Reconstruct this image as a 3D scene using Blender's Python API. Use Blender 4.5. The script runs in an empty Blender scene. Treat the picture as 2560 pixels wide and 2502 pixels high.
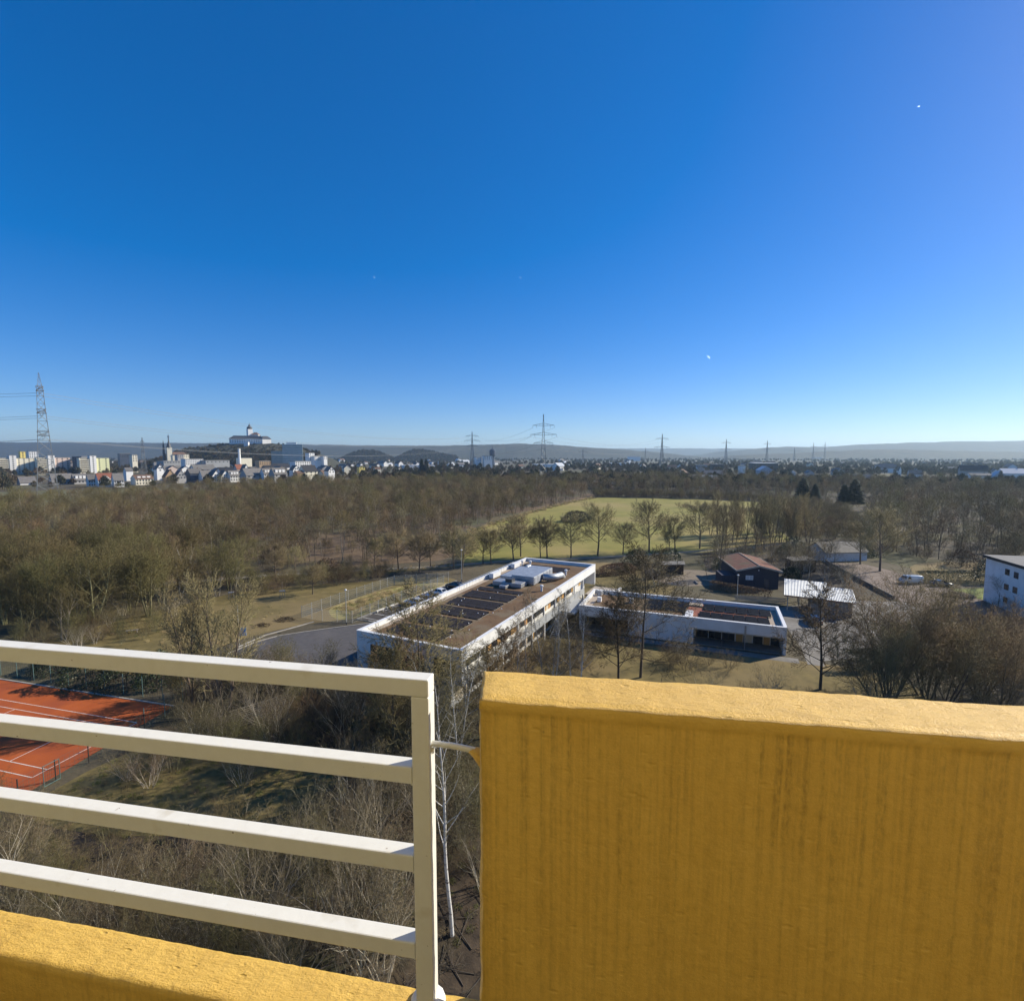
import bpy, bmesh, math, random
import numpy as np
from mathutils import Vector, Matrix, Quaternion, noise as mnoise
S = bpy.context.scene
COL = S.collection
R = math.radians
PI = math.pi

# ------------------------------------------------------------------ camera, world, sun, exposure
cam = bpy.data.cameras.new('camera')
cam.sensor_width = 36.0
cam.lens = 18.0
cam.sensor_fit = 'HORIZONTAL'
cam.clip_start = 0.05
cam.clip_end = 40000
camo = bpy.data.objects.new('camera', cam)
COL.objects.link(camo)
camo.location = (0, 0, 30)
camo.rotation_euler = (R(90 - 5.046), 0, 0)
S.camera = camo

SUN_AZ, SUN_EL = R(67), R(30)          # azimuth clockwise from +Y (the viewing direction)
SUNV = Vector((math.sin(SUN_AZ) * math.cos(SUN_EL), math.cos(SUN_AZ) * math.cos(SUN_EL), math.sin(SUN_EL)))
w = bpy.data.worlds.new('World')
S.world = w
w.use_nodes = True
nt = w.node_tree
nt.nodes.clear()
sky = nt.nodes.new('ShaderNodeTexSky')
sky.sky_type = 'NISHITA'
sky.sun_disc = False
sky.sun_elevation = SUN_EL
sky.sun_rotation = SUN_AZ
sky.altitude = 0
sky.air_density = 0.85
sky.dust_density = 0.2
sky.ozone_density = 8.0
bgn = nt.nodes.new('ShaderNodeBackground')
bgn.inputs['Strength'].default_value = 0.150
hsv = nt.nodes.new('ShaderNodeHueSaturation')
hsv.inputs['Hue'].default_value = 0.514
hsv.inputs['Saturation'].default_value = 1.24
gam = nt.nodes.new('ShaderNodeGamma')
gam.inputs['Gamma'].default_value = 0.8
outw = nt.nodes.new('ShaderNodeOutputWorld')
nt.links.new(sky.outputs[0], hsv.inputs['Color'])
nt.links.new(hsv.outputs[0], gam.inputs['Color'])
nt.links.new(gam.outputs[0], bgn.inputs['Color'])
nt.links.new(bgn.outputs[0], outw.inputs['Surface'])

sl = bpy.data.lights.new('sun', 'SUN')
sl.energy = 5.0
sl.angle = R(0.53)
sl.color = (1.0, 0.91, 0.74)
so = bpy.data.objects.new('sun', sl)
COL.objects.link(so)
so.rotation_euler = (-SUNV).to_track_quat('-Z', 'Y').to_euler()
so.location = SUNV * 200

S.view_settings.view_transform = 'Standard'
S.view_settings.look = 'None'
S.view_settings.exposure = 0.42
S.view_settings.gamma = 1.0
S.view_settings.use_curve_mapping = False
S.render.engine = 'CYCLES'
S.cycles.max_bounces = 6
S.cycles.diffuse_bounces = 4
S.cycles.glossy_bounces = 3
S.cycles.volume_bounces = 0
S.cycles.use_denoising = True
S.cycles.denoiser = 'OPENIMAGEDENOISE'
S.cycles.denoising_input_passes = 'RGB_ALBEDO_NORMAL'
S.cycles.denoising_prefilter = 'ACCURATE'
HAZE_DENSITY = 8.5e-5

# ------------------------------------------------------------------ helpers
class MB:
    """collects faces; build() links them as ONE mesh object"""
    def __init__(s):
        s.v = []; s.f = []
    def quad(s, *p):
        i = len(s.v); s.v += [tuple(q) for q in p]; s.f.append(tuple(range(i, i + len(p)))); return s
    def box(s, x0, x1, y0, y1, z0, z1):
        i = len(s.v)
        s.v += [(x0, y0, z0), (x1, y0, z0), (x1, y1, z0), (x0, y1, z0), (x0, y0, z1), (x1, y0, z1), (x1, y1, z1), (x0, y1, z1)]
        s.f += [(i, i+3, i+2, i+1), (i+4, i+5, i+6, i+7), (i, i+1, i+5, i+4), (i+1, i+2, i+6, i+5), (i+2, i+3, i+7, i+6), (i+3, i, i+4, i+7)]
        return s
    def prism(s, poly, z0, z1):
        n = len(poly); i = len(s.v)
        s.v += [(x, y, z0) for x, y in poly] + [(x, y, z1) for x, y in poly]
        s.f.append(tuple(i + n - 1 - k for k in range(n)))
        s.f.append(tuple(i + n + k for k in range(n)))
        for k in range(n):
            j = (k + 1) % n
            s.f.append((i + k, i + j, i + n + j, i + n + k))
        return s
    def profile(s, prof, y0, y1):
        """closed (x,z) profile extruded along y"""
        n = len(prof); i = len(s.v)
        s.v += [(x, y0, z) for x, z in prof] + [(x, y1, z) for x, z in prof]
        s.f.append(tuple(i + k for k in range(n)))
        s.f.append(tuple(i + n + n - 1 - k for k in range(n)))
        for k in range(n):
            j = (k + 1) % n
            s.f.append((i + j, i + k, i + n + k, i + n + j))
        return s
    def tube(s, pts, rad, sides=4, cap=True):
        i0 = len(s.v); n = len(pts)
        pts = [Vector(p) for p in pts]
        for k in range(n):
            d = (pts[min(k + 1, n - 1)] - pts[max(k - 1, 0)])
            d = d.normalized() if d.length > 1e-9 else Vector((0, 0, 1))
            a = d.cross(Vector((0, 0, 1)) if abs(d.z) < .9 else Vector((1, 0, 0))).normalized()
            b = d.cross(a)
            r = rad[k] if isinstance(rad, (list, tuple)) else rad
            for q in range(sides):
                t = 2 * PI * (q + .5) / sides
                p = pts[k] + a * (r * math.cos(t)) + b * (r * math.sin(t))
                s.v.append((p.x, p.y, p.z))
        for k in range(n - 1):
            for q in range(sides):
                q2 = (q + 1) % sides
                s.f.append((i0 + k * sides + q, i0 + k * sides + q2, i0 + (k + 1) * sides + q2, i0 + (k + 1) * sides + q))
        if cap:
            s.f.append(tuple(i0 + q for q in reversed(range(sides))))
            s.f.append(tuple(i0 + (n - 1) * sides + q for q in range(sides)))
        return s
    def lathe(s, prof, cx=0, cy=0, sides=12):
        i0 = len(s.v); n = len(prof)
        for r, z in prof:
            for q in range(sides):
                t = 2 * PI * q / sides
                s.v.append((cx + r * math.cos(t), cy + r * math.sin(t), z))
        for k in range(n - 1):
            for q in range(sides):
                q2 = (q + 1) % sides
                s.f.append((i0 + k * sides + q, i0 + k * sides + q2, i0 + (k + 1) * sides + q2, i0 + (k + 1) * sides + q))
        s.f.append(tuple(i0 + q for q in reversed(range(sides))))
        s.f.append(tuple(i0 + (n - 1) * sides + q for q in range(sides)))
        return s
    def mesh(s, name, m, smooth=False):
        me = bpy.data.meshes.new(name)
        me.from_pydata(s.v, [], s.f)
        for q in (m if isinstance(m, (list, tuple)) else [m]):
            if q: me.materials.append(q)
        if smooth:
            me.polygons.foreach_set('use_smooth', [True] * len(me.polygons))
        me.update()
        return me
    def build(s, name, m, parent=None, smooth=False, loc=None, rot=None, bevel=0, label=None):
        o = bpy.data.objects.new(name, s.mesh(name, m, smooth))
        COL.objects.link(o)
        if parent: o.parent = parent
        if loc is not None: o.location = loc
        if rot is not None: o.rotation_euler = (0, 0, rot) if isinstance(rot, (int, float)) else rot
        if bevel:
            b = o.modifiers.new('bevel', 'BEVEL'); b.width = bevel; b.segments = 2; b.limit_method = 'ANGLE'
        if label: o['label'] = label
        return o

def tag(o, label, cat, group=None, kind=None):
    o['label'] = label; o['category'] = cat
    if group: o['group'] = group
    if kind: o['kind'] = kind
    return o

def thing(name, label, cat, loc=(0, 0, 0), rot=0.0, group=None):
    o = bpy.data.objects.new(name, None)
    COL.objects.link(o)
    o.empty_display_size = .3
    o.location = loc; o.rotation_euler = (0, 0, rot)
    return tag(o, label, cat, group)

def copy_tree(o, loc=None, rot=None, scale=None, label=None, group=None, parent=None):
    c = o.copy(); COL.objects.link(c)
    if parent: c.parent = parent
    if loc is not None: c.location = loc
    if rot is not None: c.rotation_euler = (0, 0, rot)
    if scale is not None: c.scale = scale if isinstance(scale, (tuple, list)) else (scale,) * 3
    if label: c['label'] = label
    if group: c['group'] = group
    for ch in o.children:
        copy_tree(ch, parent=c)
    return c

def inst(o_mesh, name, parent, loc, rot=0.0, scale=None):
    o = bpy.data.objects.new(name, o_mesh); COL.objects.link(o)
    o.parent = parent; o.location = loc
    o.rotation_euler = (0, 0, rot) if isinstance(rot, (int, float)) else rot
    if scale is not None: o.scale = scale
    return o

# ------------------------------------------------------------------ materials (all procedural)
def pm(name, c1, c2=None, scale=1.0, rough=.7, bump=0.0, bscale=None, metal=0.0, spec=.4, rnd=0.0, detail=5, stretch=None, c3=None, scale3=.1, contrast=(.35, .65), coat=0.0):
    m = bpy.data.materials.new(name); m.use_nodes = True
    n = m.node_tree; N = n.nodes; Lk = n.links.new
    b = N['Principled BSDF']
    b.inputs['Roughness'].default_value = rough
    b.inputs['Metallic'].default_value = metal
    b.inputs['Specular IOR Level'].default_value = spec
    if coat: b.inputs['Coat Weight'].default_value = coat
    b.inputs['Base Color'].default_value = (*c1, 1)
    tc = N.new('ShaderNodeTexCoord'); co = tc.outputs['Object']
    if stretch:
        mp = N.new('ShaderNodeMapping'); mp.inputs['Scale'].default_value = stretch
        Lk(co, mp.inputs['Vector']); co = mp.outputs[0]
    last = None
    if c2:
        nz = N.new('ShaderNodeTexNoise'); nz.inputs['Scale'].default_value = scale; nz.inputs['Detail'].default_value = detail
        nz.inputs['Roughness'].default_value = .62
        Lk(co, nz.inputs['Vector'])
        cr = N.new('ShaderNodeValToRGB')
        cr.color_ramp.elements[0].position = contrast[0]; cr.color_ramp.elements[1].position = contrast[1]
        cr.color_ramp.elements[0].color = (*c1, 1); cr.color_ramp.elements[1].color = (*c2, 1)
        Lk(nz.outputs['Fac'], cr.inputs['Fac']); last = cr.outputs['Color']
    if c3:
        nz3 = N.new('ShaderNodeTexNoise'); nz3.inputs['Scale'].default_value = scale3; nz3.inputs['Detail'].default_value = 4
        Lk(co, nz3.inputs['Vector'])
        mr = N.new('ShaderNodeMapRange'); mr.inputs['From Min'].default_value = .48; mr.inputs['From Max'].default_value = .62
        Lk(nz3.outputs['Fac'], mr.inputs['Value'])
        mx = N.new('ShaderNodeMix'); mx.data_type = 'RGBA'
        Lk(mr.outputs[0], mx.inputs['Factor']); Lk(last, mx.inputs['A']); mx.inputs['B'].default_value = (*c3, 1)
        last = mx.outputs['Result']
    if rnd:
        oi = N.new('ShaderNodeObjectInfo')
        mr = N.new('ShaderNodeMapRange'); mr.inputs['To Min'].default_value = 1 - rnd; mr.inputs['To Max'].default_value = 1 + rnd
        Lk(oi.outputs['Random'], mr.inputs['Value'])
        h = N.new('ShaderNodeHueSaturation')
        if last: Lk(last, h.inputs['Color'])
        else: h.inputs['Color'].default_value = (*c1, 1)
        Lk(mr.outputs[0], h.inputs['Value'])
        mr2 = N.new('ShaderNodeMapRange'); mr2.inputs['To Min'].default_value = .5 - rnd * .06; mr2.inputs['To Max'].default_value = .5 + rnd * .06
        wn = N.new('ShaderNodeTexWhiteNoise'); wn.noise_dimensions = '1D'
        Lk(oi.outputs['Random'], wn.inputs['W']); Lk(wn.outputs['Value'], mr2.inputs['Value']); Lk(mr2.outputs[0], h.inputs['Hue'])
        last = h.outputs['Color']
    if last: Lk(last, b.inputs['Base Color'])
    if bump:
        bz = N.new('ShaderNodeTexNoise'); bz.inputs['Scale'].default_value = bscale or scale * 4; bz.inputs['Detail'].default_value = 6
        Lk(co, bz.inputs['Vector'])
        bp = N.new('ShaderNodeBump'); bp.inputs['Strength'].default_value = min(1, bump); bp.inputs['Distance'].default_value = .1 / (bscale or scale * 4) * 4
        Lk(bz.outputs['Fac'], bp.inputs['Height']); Lk(bp.outputs[0], b.inputs['Normal'])
    return m

def glass_mat(name, col=(.02, .024, .03), rough=.06):
    m = pm(name, col, tuple(c * 2.2 for c in col), .35, rough, spec=.7, rnd=.5)
    return m
# ------------------------------------------------------------------ the balcony we stand on
BAL_ROT = R(-10.0)
BAL_LOC = (0, 0, 28.25)

def yellow_stucco():
    m = bpy.data.materials.new('yellow_stucco'); m.use_nodes = True
    n = m.node_tree; N = n.nodes; L = n.links.new
    b = N['Principled BSDF']
    b.inputs['Roughness'].default_value = .42; b.inputs['Specular IOR Level'].default_value = .5
    tc = N.new('ShaderNodeTexCoord')
    def noise(scale, detail=5, st=(1, 1, 1), rough=.6):
        mp = N.new('ShaderNodeMapping'); mp.inputs['Scale'].default_value = st
        L(tc.outputs['Object'], mp.inputs['Vector'])
        z = N.new('ShaderNodeTexNoise'); z.inputs['Scale'].default_value = scale; z.inputs['Detail'].default_value = detail; z.inputs['Roughness'].default_value = rough
        L(mp.outputs[0], z.inputs['Vector']); return z.outputs['Fac']
    def wob(scale, detail, st, amt):
        # like noise(), but the run-offs wander a little sideways
        wn = N.new('ShaderNodeTexNoise'); wn.inputs['Scale'].default_value = 5; wn.inputs['Detail'].default_value = 3
        L(tc.outputs['Object'], wn.inputs['Vector'])
        sc_ = N.new('ShaderNodeVectorMath'); sc_.operation = 'SCALE'; sc_.inputs['Scale'].default_value = amt
        L(wn.outputs['Color'], sc_.inputs[0])
        ad = N.new('ShaderNodeVectorMath'); L(tc.outputs['Object'], ad.inputs[0]); L(sc_.outputs[0], ad.inputs[1])
        mp = N.new('ShaderNodeMapping'); mp.inputs['Scale'].default_value = st
        L(ad.outputs[0], mp.inputs['Vector'])
        z = N.new('ShaderNodeTexNoise'); z.inputs['Scale'].default_value = scale; z.inputs['Detail'].default_value = detail
        L(mp.outputs[0], z.inputs['Vector']); return z.outputs['Fac']
    def rng(v, a, c, lo=0, hi=1):
        r = N.new('ShaderNodeMapRange'); r.inputs['From Min'].default_value = a; r.inputs['From Max'].default_value = c
        r.inputs['To Min'].default_value = lo; r.inputs['To Max'].default_value = hi
        L(v, r.inputs['Value']); return r.outputs[0]
    def mul(a, c):
        k = N.new('ShaderNodeMath'); k.operation = 'MULTIPLY'
        L(a, k.inputs[0])
        if isinstance(c, float): k.inputs[1].default_value = c
        else: L(c, k.inputs[1])
        return k.outputs[0]
    def mix(f, A, B):
        k = N.new('ShaderNodeMix'); k.data_type = 'RGBA'
        L(f, k.inputs['Factor'])
        if isinstance(A, tuple): k.inputs['A'].default_value = (*A, 1)
        else: L(A, k.inputs['A'])
        if isinstance(B, tuple): k.inputs['B'].default_value = (*B, 1)
        else: L(B, k.inputs['B'])
        return k.outputs['Result']
    col = mix(rng(noise(3.0, 6), .35, .65), (.77, .480, .084), (.83, .535, .104))
    col = mix(rng(noise(45, 4, rough=.7), .45, .75, 0, .35), col, (.52, .30, .04))
    # run-off streaks below the coping: long in z, narrow in x
    st = mul(rng(wob(74, 2, (1, .05, .012), .012), .48, .66), rng(noise(5.0, 4, (1, .2, .5)), .30, .56))
    st = mul(st, rng(noise(110, 4, (1, 1, .45)), .38, .62, .15, 1))
    sx = N.new('ShaderNodeSeparateXYZ'); L(tc.outputs['Object'], sx.inputs[0])
    st = mul(st, rng(sx.outputs['Z'], .30, 1.05, .22, 1.0))
    cut = rng(sx.outputs['Z'], 1.135, 1.12, 0, 1)
    st = mul(mul(st, cut), .62)
    col = mix(st, col, (.30, .18, .035))
    fin = mul(mul(rng(wob(80, 2, (1, .05, .012), .012), .45, .7, 0, .34), rng(noise(90, 4, (1, 1, .3)), .36, .64, .2, 1)), cut)
    col = mix(fin, col, (.33, .18, .03))
    # flecks of dirt
    vo = N.new('ShaderNodeTexVoronoi'); vo.inputs['Scale'].default_value = 26
    L(tc.outputs['Object'], vo.inputs['Vector'])
    fl = mul(rng(vo.outputs['Distance'], .10, .04, 0, 1), rng(noise(5, 2), .62, .68))
    col = mix(fl, col, (.10, .06, .03))
    L(col, b.inputs['Base Color'])
    # pits left by the trowel
    pv_ = N.new('ShaderNodeTexVoronoi'); pv_.inputs['Scale'].default_value = 40
    mpp = N.new('ShaderNodeMapping'); mpp.inputs['Scale'].default_value = (.45, 1.3, 1); L(tc.outputs['Object'], mpp.inputs['Vector']); L(mpp.outputs[0], pv_.inputs['Vector'])
    pit = mul(rng(pv_.outputs['Distance'], .26, .10, 0, 1), rng(noise(9, 3), .52, .60))
    col = mix(mul(pit, .55), col, (.36, .19, .03))
    # trowelled relief
    h1 = noise(34, 6, (.5, 1.5, 1), .62); h2 = noise(170, 6, rough=.75)
    a = N.new('ShaderNodeMath'); a.operation = 'MULTIPLY_ADD'; L(h2, a.inputs[0]); a.inputs[1].default_value = .5; L(h1, a.inputs[2])
    a2 = N.new('ShaderNodeMath'); a2.operation = 'MULTIPLY_ADD'; L(pit, a2.inputs[0]); a2.inputs[1].default_value = -.5; L(a.outputs[0], a2.inputs[2]); a = a2
    bp = N.new('ShaderNodeBump'); bp.inputs['Strength'].default_value = .8; bp.inputs['Distance'].default_value = .012
    ge = N.new('ShaderNodeNewGeometry'); sn = N.new('ShaderNodeSeparateXYZ'); L(ge.outputs['True Normal'], sn.inputs[0])
    fl_ = rng(sn.outputs['Z'], .2, .8, .30, 1.0)        # the top was trowelled roughly, the faces were floated smooth
    a3 = N.new('ShaderNodeMath'); a3.operation = 'MULTIPLY'; L(a.outputs[0], a3.inputs[0]); L(fl_, a3.inputs[1])
    L(a3.outputs[0], bp.inputs['Height']); L(bp.outputs[0], b.inputs['Normal'])
    return m

YEL = yellow_stucco()
WHITE_METAL = pm('white_lacquer', (.80, .80, .77), (.74, .735, .70), 30, .42, .12, 260, spec=.45, contrast=(.3, .8))
def chips(m, scale, lo, hi, c, amount):
    """small chips and rust specks in a coat of paint"""
    n = m.node_tree; N = n.nodes; L = n.links.new; b = N['Principled BSDF']
    src_ = b.inputs['Base Color'].links[0].from_socket
    tc = N.new('ShaderNodeTexCoord'); z = N.new('ShaderNodeTexNoise'); z.inputs['Scale'].default_value = scale; z.inputs['Detail'].default_value = 3
    L(tc.outputs['Object'], z.inputs['Vector'])
    r = N.new('ShaderNodeMapRange'); r.inputs['From Min'].default_value = lo; r.inputs['From Max'].default_value = hi; r.inputs['To Max'].default_value = amount
    L(z.outputs['Fac'], r.inputs['Value'])
    x = N.new('ShaderNodeMix'); x.data_type = 'RGBA'; L(r.outputs[0], x.inputs['Factor']); L(src_, x.inputs['A']); x.inputs['B'].default_value = (*c, 1)
    L(x.outputs['Result'], b.inputs['Base Color'])
chips(WHITE_METAL, 42, .73, .77, (.16, .085, .04), .8)
chips(WHITE_METAL, 9, .62, .75, (.55, .50, .40), .5)
CONCRETE = pm('concrete', (.36, .34, .31), (.28, .27, .25), 3, .85, .3)

bal_tag = dict()
def stucco_block(name, x0, x1, y0, y1, z0, z1, res, amp, parent, lip=0.0, shear=0.0, seed=0):
    """a rendered masonry block: dense skin, wavy hand-trowelled arrises"""
    nx = max(2, int((x1 - x0) / res)); ny = max(3, int((y1 - y0) / res)); nz = max(2, int((z1 - z0) / res))
    bm = bmesh.new()
    V = {}
    def vert(i, j, k):
        key = (i, j, k)
        if key not in V: V[key] = bm.verts.new((x0 + (x1 - x0) * i / nx, y0 + (y1 - y0) * j / ny, z0 + (z1 - z0) * k / nz))
        return V[key]
    def face(a, b_, c, d):
        bm.faces.new((vert(*a), vert(*b_), vert(*c), vert(*d)))
    for i in range(nx):
        for j in range(ny):
            face((i, j, nz), (i + 1, j, nz), (i + 1, j + 1, nz), (i, j + 1, nz))
            face((i, j, 0), (i, j + 1, 0), (i + 1, j + 1, 0), (i + 1, j, 0))
        for k in range(nz):
            face((i, 0, k), (i + 1, 0, k), (i + 1, 0, k + 1), (i, 0, k + 1))
            face((i, ny, k), (i, ny, k + 1), (i + 1, ny, k + 1), (i + 1, ny, k))
    for j in range(ny):
        for k in range(nz):
            face((0, j, k), (0, j, k + 1), (0, j + 1, k + 1), (0, j + 1, k))
            face((nx, j, k), (nx, j + 1, k), (nx, j + 1, k + 1), (nx, j, k + 1))
    e = .012
    cx, cy = (x0 + x1) / 2, (y0 + y1) / 2
    for v in bm.verts:
        p = v.co.copy()
        # rounded arrises
        dx = min(p.x - x0, x1 - p.x); dy = min(p.y - y0, y1 - p.y); dz = z1 - p.z
        q = [max(0, e - abs(t)) for t in (dx, dy, dz)]
        on = sorted(q)
        if on[1] > 0:
            s = .32
            if dx < e: v.co.x += (e - dx) * s * (1 if p.x < cx else -1) * (1 if (dy < e or dz < e) else 0)
            if dy < e: v.co.y += (e - dy) * s * (1 if p.y < cy else -1) * (1 if (dx < e or dz < e) else 0)
            if dz < e: v.co.z -= (e - dz) * s * (1 if (dx < e or dy < e) else 0)
        if shear and p.x < x0 + .12: v.co.x -= shear * (p.y - y0) / (y1 - y0) * (1 - (p.x - x0) / .12)
        P = Vector((p.x * 4 + seed, p.y * 4, p.z * 4))
        big = mnoise.noise(P * .7) * amp * 1.2
        sm = mnoise.noise(P * 4) * amp * .55 + mnoise.noise(P * 11) * amp * .32
        if dz < .002: v.co.z += big * .7 + sm
        if dy < .002:
            v.co.y += (big + sm) * (-.6 if p.y < cy else .6)
        if dx < .002: v.co.x += (big * 1.5 + sm * 2.2) * (-.8 if p.x < cx else .8)
        if lip and p.y - y0 < .002 and dz < .03:      # the coping render hangs a little over the face
            v.co.y -= lip * (1 + .9 * mnoise.noise(Vector((p.x * 9, 3, seed))))
    me = bpy.data.meshes.new(name); bm.normal_update(); bm.to_mesh(me); bm.free()
    me.materials.append(YEL)
    me.polygons.foreach_set('use_smooth', [True] * len(me.polygons))
    o = bpy.data.objects.new(name, me); COL.objects.link(o)
    return o

wall = stucco_block('parapet_wall', -.268, 2.6, 1.18, 1.357, 0.0, 1.157, .0115, .0042, None, lip=.006, shear=.034, seed=3.3)
wall.location = BAL_LOC; wall.rotation_euler = (0, 0, BAL_ROT + R(1.0))
tag(wall, 'tall yellow rendered balcony parapet with sunlit top and dark run-off streaks', 'wall')
low = stucco_block('low_parapet', -3.4, -.300, 1.182, 1.32, 0.0, .18, .0125, .0036, None, lip=.003, seed=8.1)
low.location = BAL_LOC; low.rotation_euler = (0, 0, BAL_ROT)
tag(low, 'low yellow rendered kerb under the white railing', 'parapet')

rail = thing('balcony_railing', 'white painted square-tube balcony railing with four horizontal bars', 'railing', BAL_LOC, BAL_ROT)
def sq_tube(x0, x1, y0, y1, z0, z1): return MB().box(x0, x1, y0, y1, z0, z1)
post = sq_tube(-.496, -.446, 1.25, 1.30, .181, 1.107).build('post', WHITE_METAL, rail, bevel=.004)
for zt in (1.157, .908, .651, .390):
    sq_tube(-3.35, -.446 if zt > 1 else -.497, 1.25 if zt > 1 else 1.2512, 1.30 if zt > 1 else 1.2988, zt - .0495, zt - .0008).build('rail', WHITE_METAL, rail, bevel=.004)
for zt in (.908, .651, .390):          # weld fillets where the bars meet the post
    MB().tube([(-.4985, 1.256, zt - .0515), (-.4985, 1.294, zt - .0515)], .004, 6).build('weld_bead', WHITE_METAL, rail)
sq_tube(-3.40, -3.351, 1.25, 1.30, .181, 1.157).build('post', WHITE_METAL, rail, bevel=.004)
foot = MB()
foot.lathe([(.052, .176), (.050, .190), (.040, .198), (.030, .206)], -.471, 1.279, 14)
foot.build('foot_plate', WHITE_METAL, rail, smooth=True)
tie = MB().tube([(-.447, 1.275, .968), (-.39, 1.275, .967), (-.33, 1.276, .960), (-.285, 1.276, .957)], [.0078, .0082, .008, .0075], 10)
tie.build('tie_rod', WHITE_METAL, rail, smooth=True)
MB().tube([(-.447, 1.275, .957), (-.444, 1.275, .94)], [.010, .003], 8).build('weld_bead', WHITE_METAL, rail, smooth=True)
blob = MB().tube([(-.345, 1.276, .961), (-.325, 1.276, .955), (-.302, 1.276, .942), (-.262, 1.276, .930)], [.006, .014, .026, .048], 10)
bl = blob.build('mortar_collar', YEL, rail, smooth=True)

floor = MB().box(-3.4, 2.6, -.9, 1.181, -.16, -.001).build('balcony_floor', pm('floor_tile_grey', (.26, .21, .10), (.22, .175, .085), 8, .7, .1), None, loc=BAL_LOC, rot=BAL_ROT)
floor['kind'] = 'structure'
# the block of flats the balcony belongs to (behind and below the camera)
blk = thing('apartment_tower', 'ochre rendered apartment tower carrying the balcony', 'building', (0, 0, 0), BAL_ROT)
tw = MB(); tw.box(-14, 14, -13, -.901, 0, 36)
tw.build('wall', pm('tower_ochre_render', (.52, .40, .13), (.48, .37, .12), 1, .9), blk)
tw = MB(); tw.box(-14, 14, -.90, 1.34, 27.95, 28.088); tw.build('balcony_slab', CONCRETE, blk)
for (a, c, h0, h1) in ((-2.9, -.2, 28.5, 30.6), (.3, 2.4, 28.5, 30.6)):
    fr = MB(); fr.box(a, c, -.9, -.84, h0, h1); f_ = fr.build('window', pm('frame_white', (.8, .8, .78), rough=.4), blk)
    pn = MB(); pn.box(a + .07, c - .07, -.838, -.832, h0 + .07, h1 - .07); pn.build('pane', glass_mat('balcony_glass'), f_)
# ------------------------------------------------------------------ ground and surfaces (sheets a few mm to cm apart)
def offset_line(pts, wd):
    out = []
    for i, p in enumerate(pts):
        a = Vector(pts[max(i - 1, 0)]); b = Vector(pts[min(i + 1, len(pts) - 1)])
        d = (b - a).normalized(); nrm = Vector((-d.y, d.x))
        out.append((Vector(p) + nrm * wd, Vector(p) - nrm * wd))
    return out
def ribbon(mb, pts, width, z):
    o = offset_line([Vector(p) for p in pts], width / 2)
    for (a, b), (c, d) in zip(o, o[1:]):
        mb.quad((b.x, b.y, z), (d.x, d.y, z), (c.x, c.y, z), (a.x, a.y, z))
    return mb
def kerbline(mb, pts, width, z0, z1):
    o = offset_line([Vector(p) for p in pts], width / 2)
    for (a, b), (c, d) in zip(o, o[1:]):
        i = len(mb.v)
        for q, z in ((b, z0), (d, z0), (c, z0), (a, z0), (b, z1), (d, z1), (c, z1), (a, z1)): mb.v.append((q.x, q.y, z))
        mb.f += [(i+4, i+5, i+6, i+7), (i, i+1, i+5, i+4), (i+2, i+3, i+7, i+6), (i+1, i+2, i+6, i+5), (i+3, i, i+4, i+7)]
    return mb
def sheet(name, poly, z, m):
    mb = MB(); mb.quad(*[(x, y, z) for x, y in poly])
    o = mb.build(name, m); o['kind'] = 'structure'; return o
def smooth_poly(poly, n=6):
    """Catmull-Rom through a closed outline, so that verges do not have ruler-straight corners"""
    out = []; L = len(poly)
    for i in range(L):
        p0, p1, p2, p3 = [Vector(poly[(i + k - 1) % L]) for k in range(4)]
        for k in range(n):
            t = k / n
            q = .5 * ((2 * p1) + (p2 - p0) * t + (2 * p0 - 5 * p1 + 4 * p2 - p3) * t * t + (3 * p1 - p0 - 3 * p2 + p3) * t ** 3)
            out.append((q.x, q.y))
    return out

M_GROUND = pm('ground_soil_grass', (.075, .062, .036), (.115, .092, .054), .05, .95, .4, .9, c3=(.10, .095, .04), scale3=.006)
M_LITTER = pm('leaf_litter_shaded', (.034, .024, .015), (.085, .060, .036), 1.3, .95, .6, 9, c3=(.052, .052, .024), scale3=.09)  # litter darkened so the thicket's own shade sits in its colour
M_FLOOR = pm('woodland_leaf_floor', (.105, .068, .036), (.18, .122, .066), .5, .95, .5, 3, c3=(.10, .098, .045), scale3=.03)
M_LAWN = pm('winter_lawn', (.115, .090, .028), (.20, .152, .052), .5, .95, .6, 12, c3=(.22, .160, .068), scale3=.04)
M_MEADOW = pm('meadow_grass', (.20, .185, .034), (.27, .235, .050), .12, .95, .5, 4, c3=(.30, .235, .075), scale3=.018)
M_BRIGHTLAWN = pm('bright_lawn', (.13, .17, .03), (.19, .21, .05), .8, .95, .4, 10)
M_ASPHALT = pm('asphalt', (.082, .077, .078), (.105, .098, .096), 1.2, .9, .3, 40, c3=(.12, .11, .105), scale3=.12)
M_DARKASPHALT = pm('parking_asphalt', (.062, .055, .05), (.085, .075, .066), 1.5, .9, .3, 40)
M_GRAVEL = pm('gravel_yard', (.17, .13, .105), (.25, .20, .165), .8, .95, .5, 12, c3=(.17, .13, .10), scale3=.1)
M_PAVING = pm('pale_paving', (.19, .175, .155), (.24, .225, .20), 1.5, .9, .2, 20, c3=(.155, .14, .12), scale3=.15)
M_KERB = pm('kerb_concrete', (.42, .39, .33), (.33, .30, .25), 1.5, .9, .2, 20)
M_CLAY = pm('red_clay', (.38, .078, .012), (.44, .098, .018), .5, .95, .3, 40, c3=(.34, .072, .018), scale3=.15)
M_LINE = pm('court_line', (.74, .70, .62), (.6, .5, .42), 4, .8)
M_ROADPAINT = pm('road_paint', (.70, .69, .66), (.55, .54, .5), 4, .8)

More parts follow.
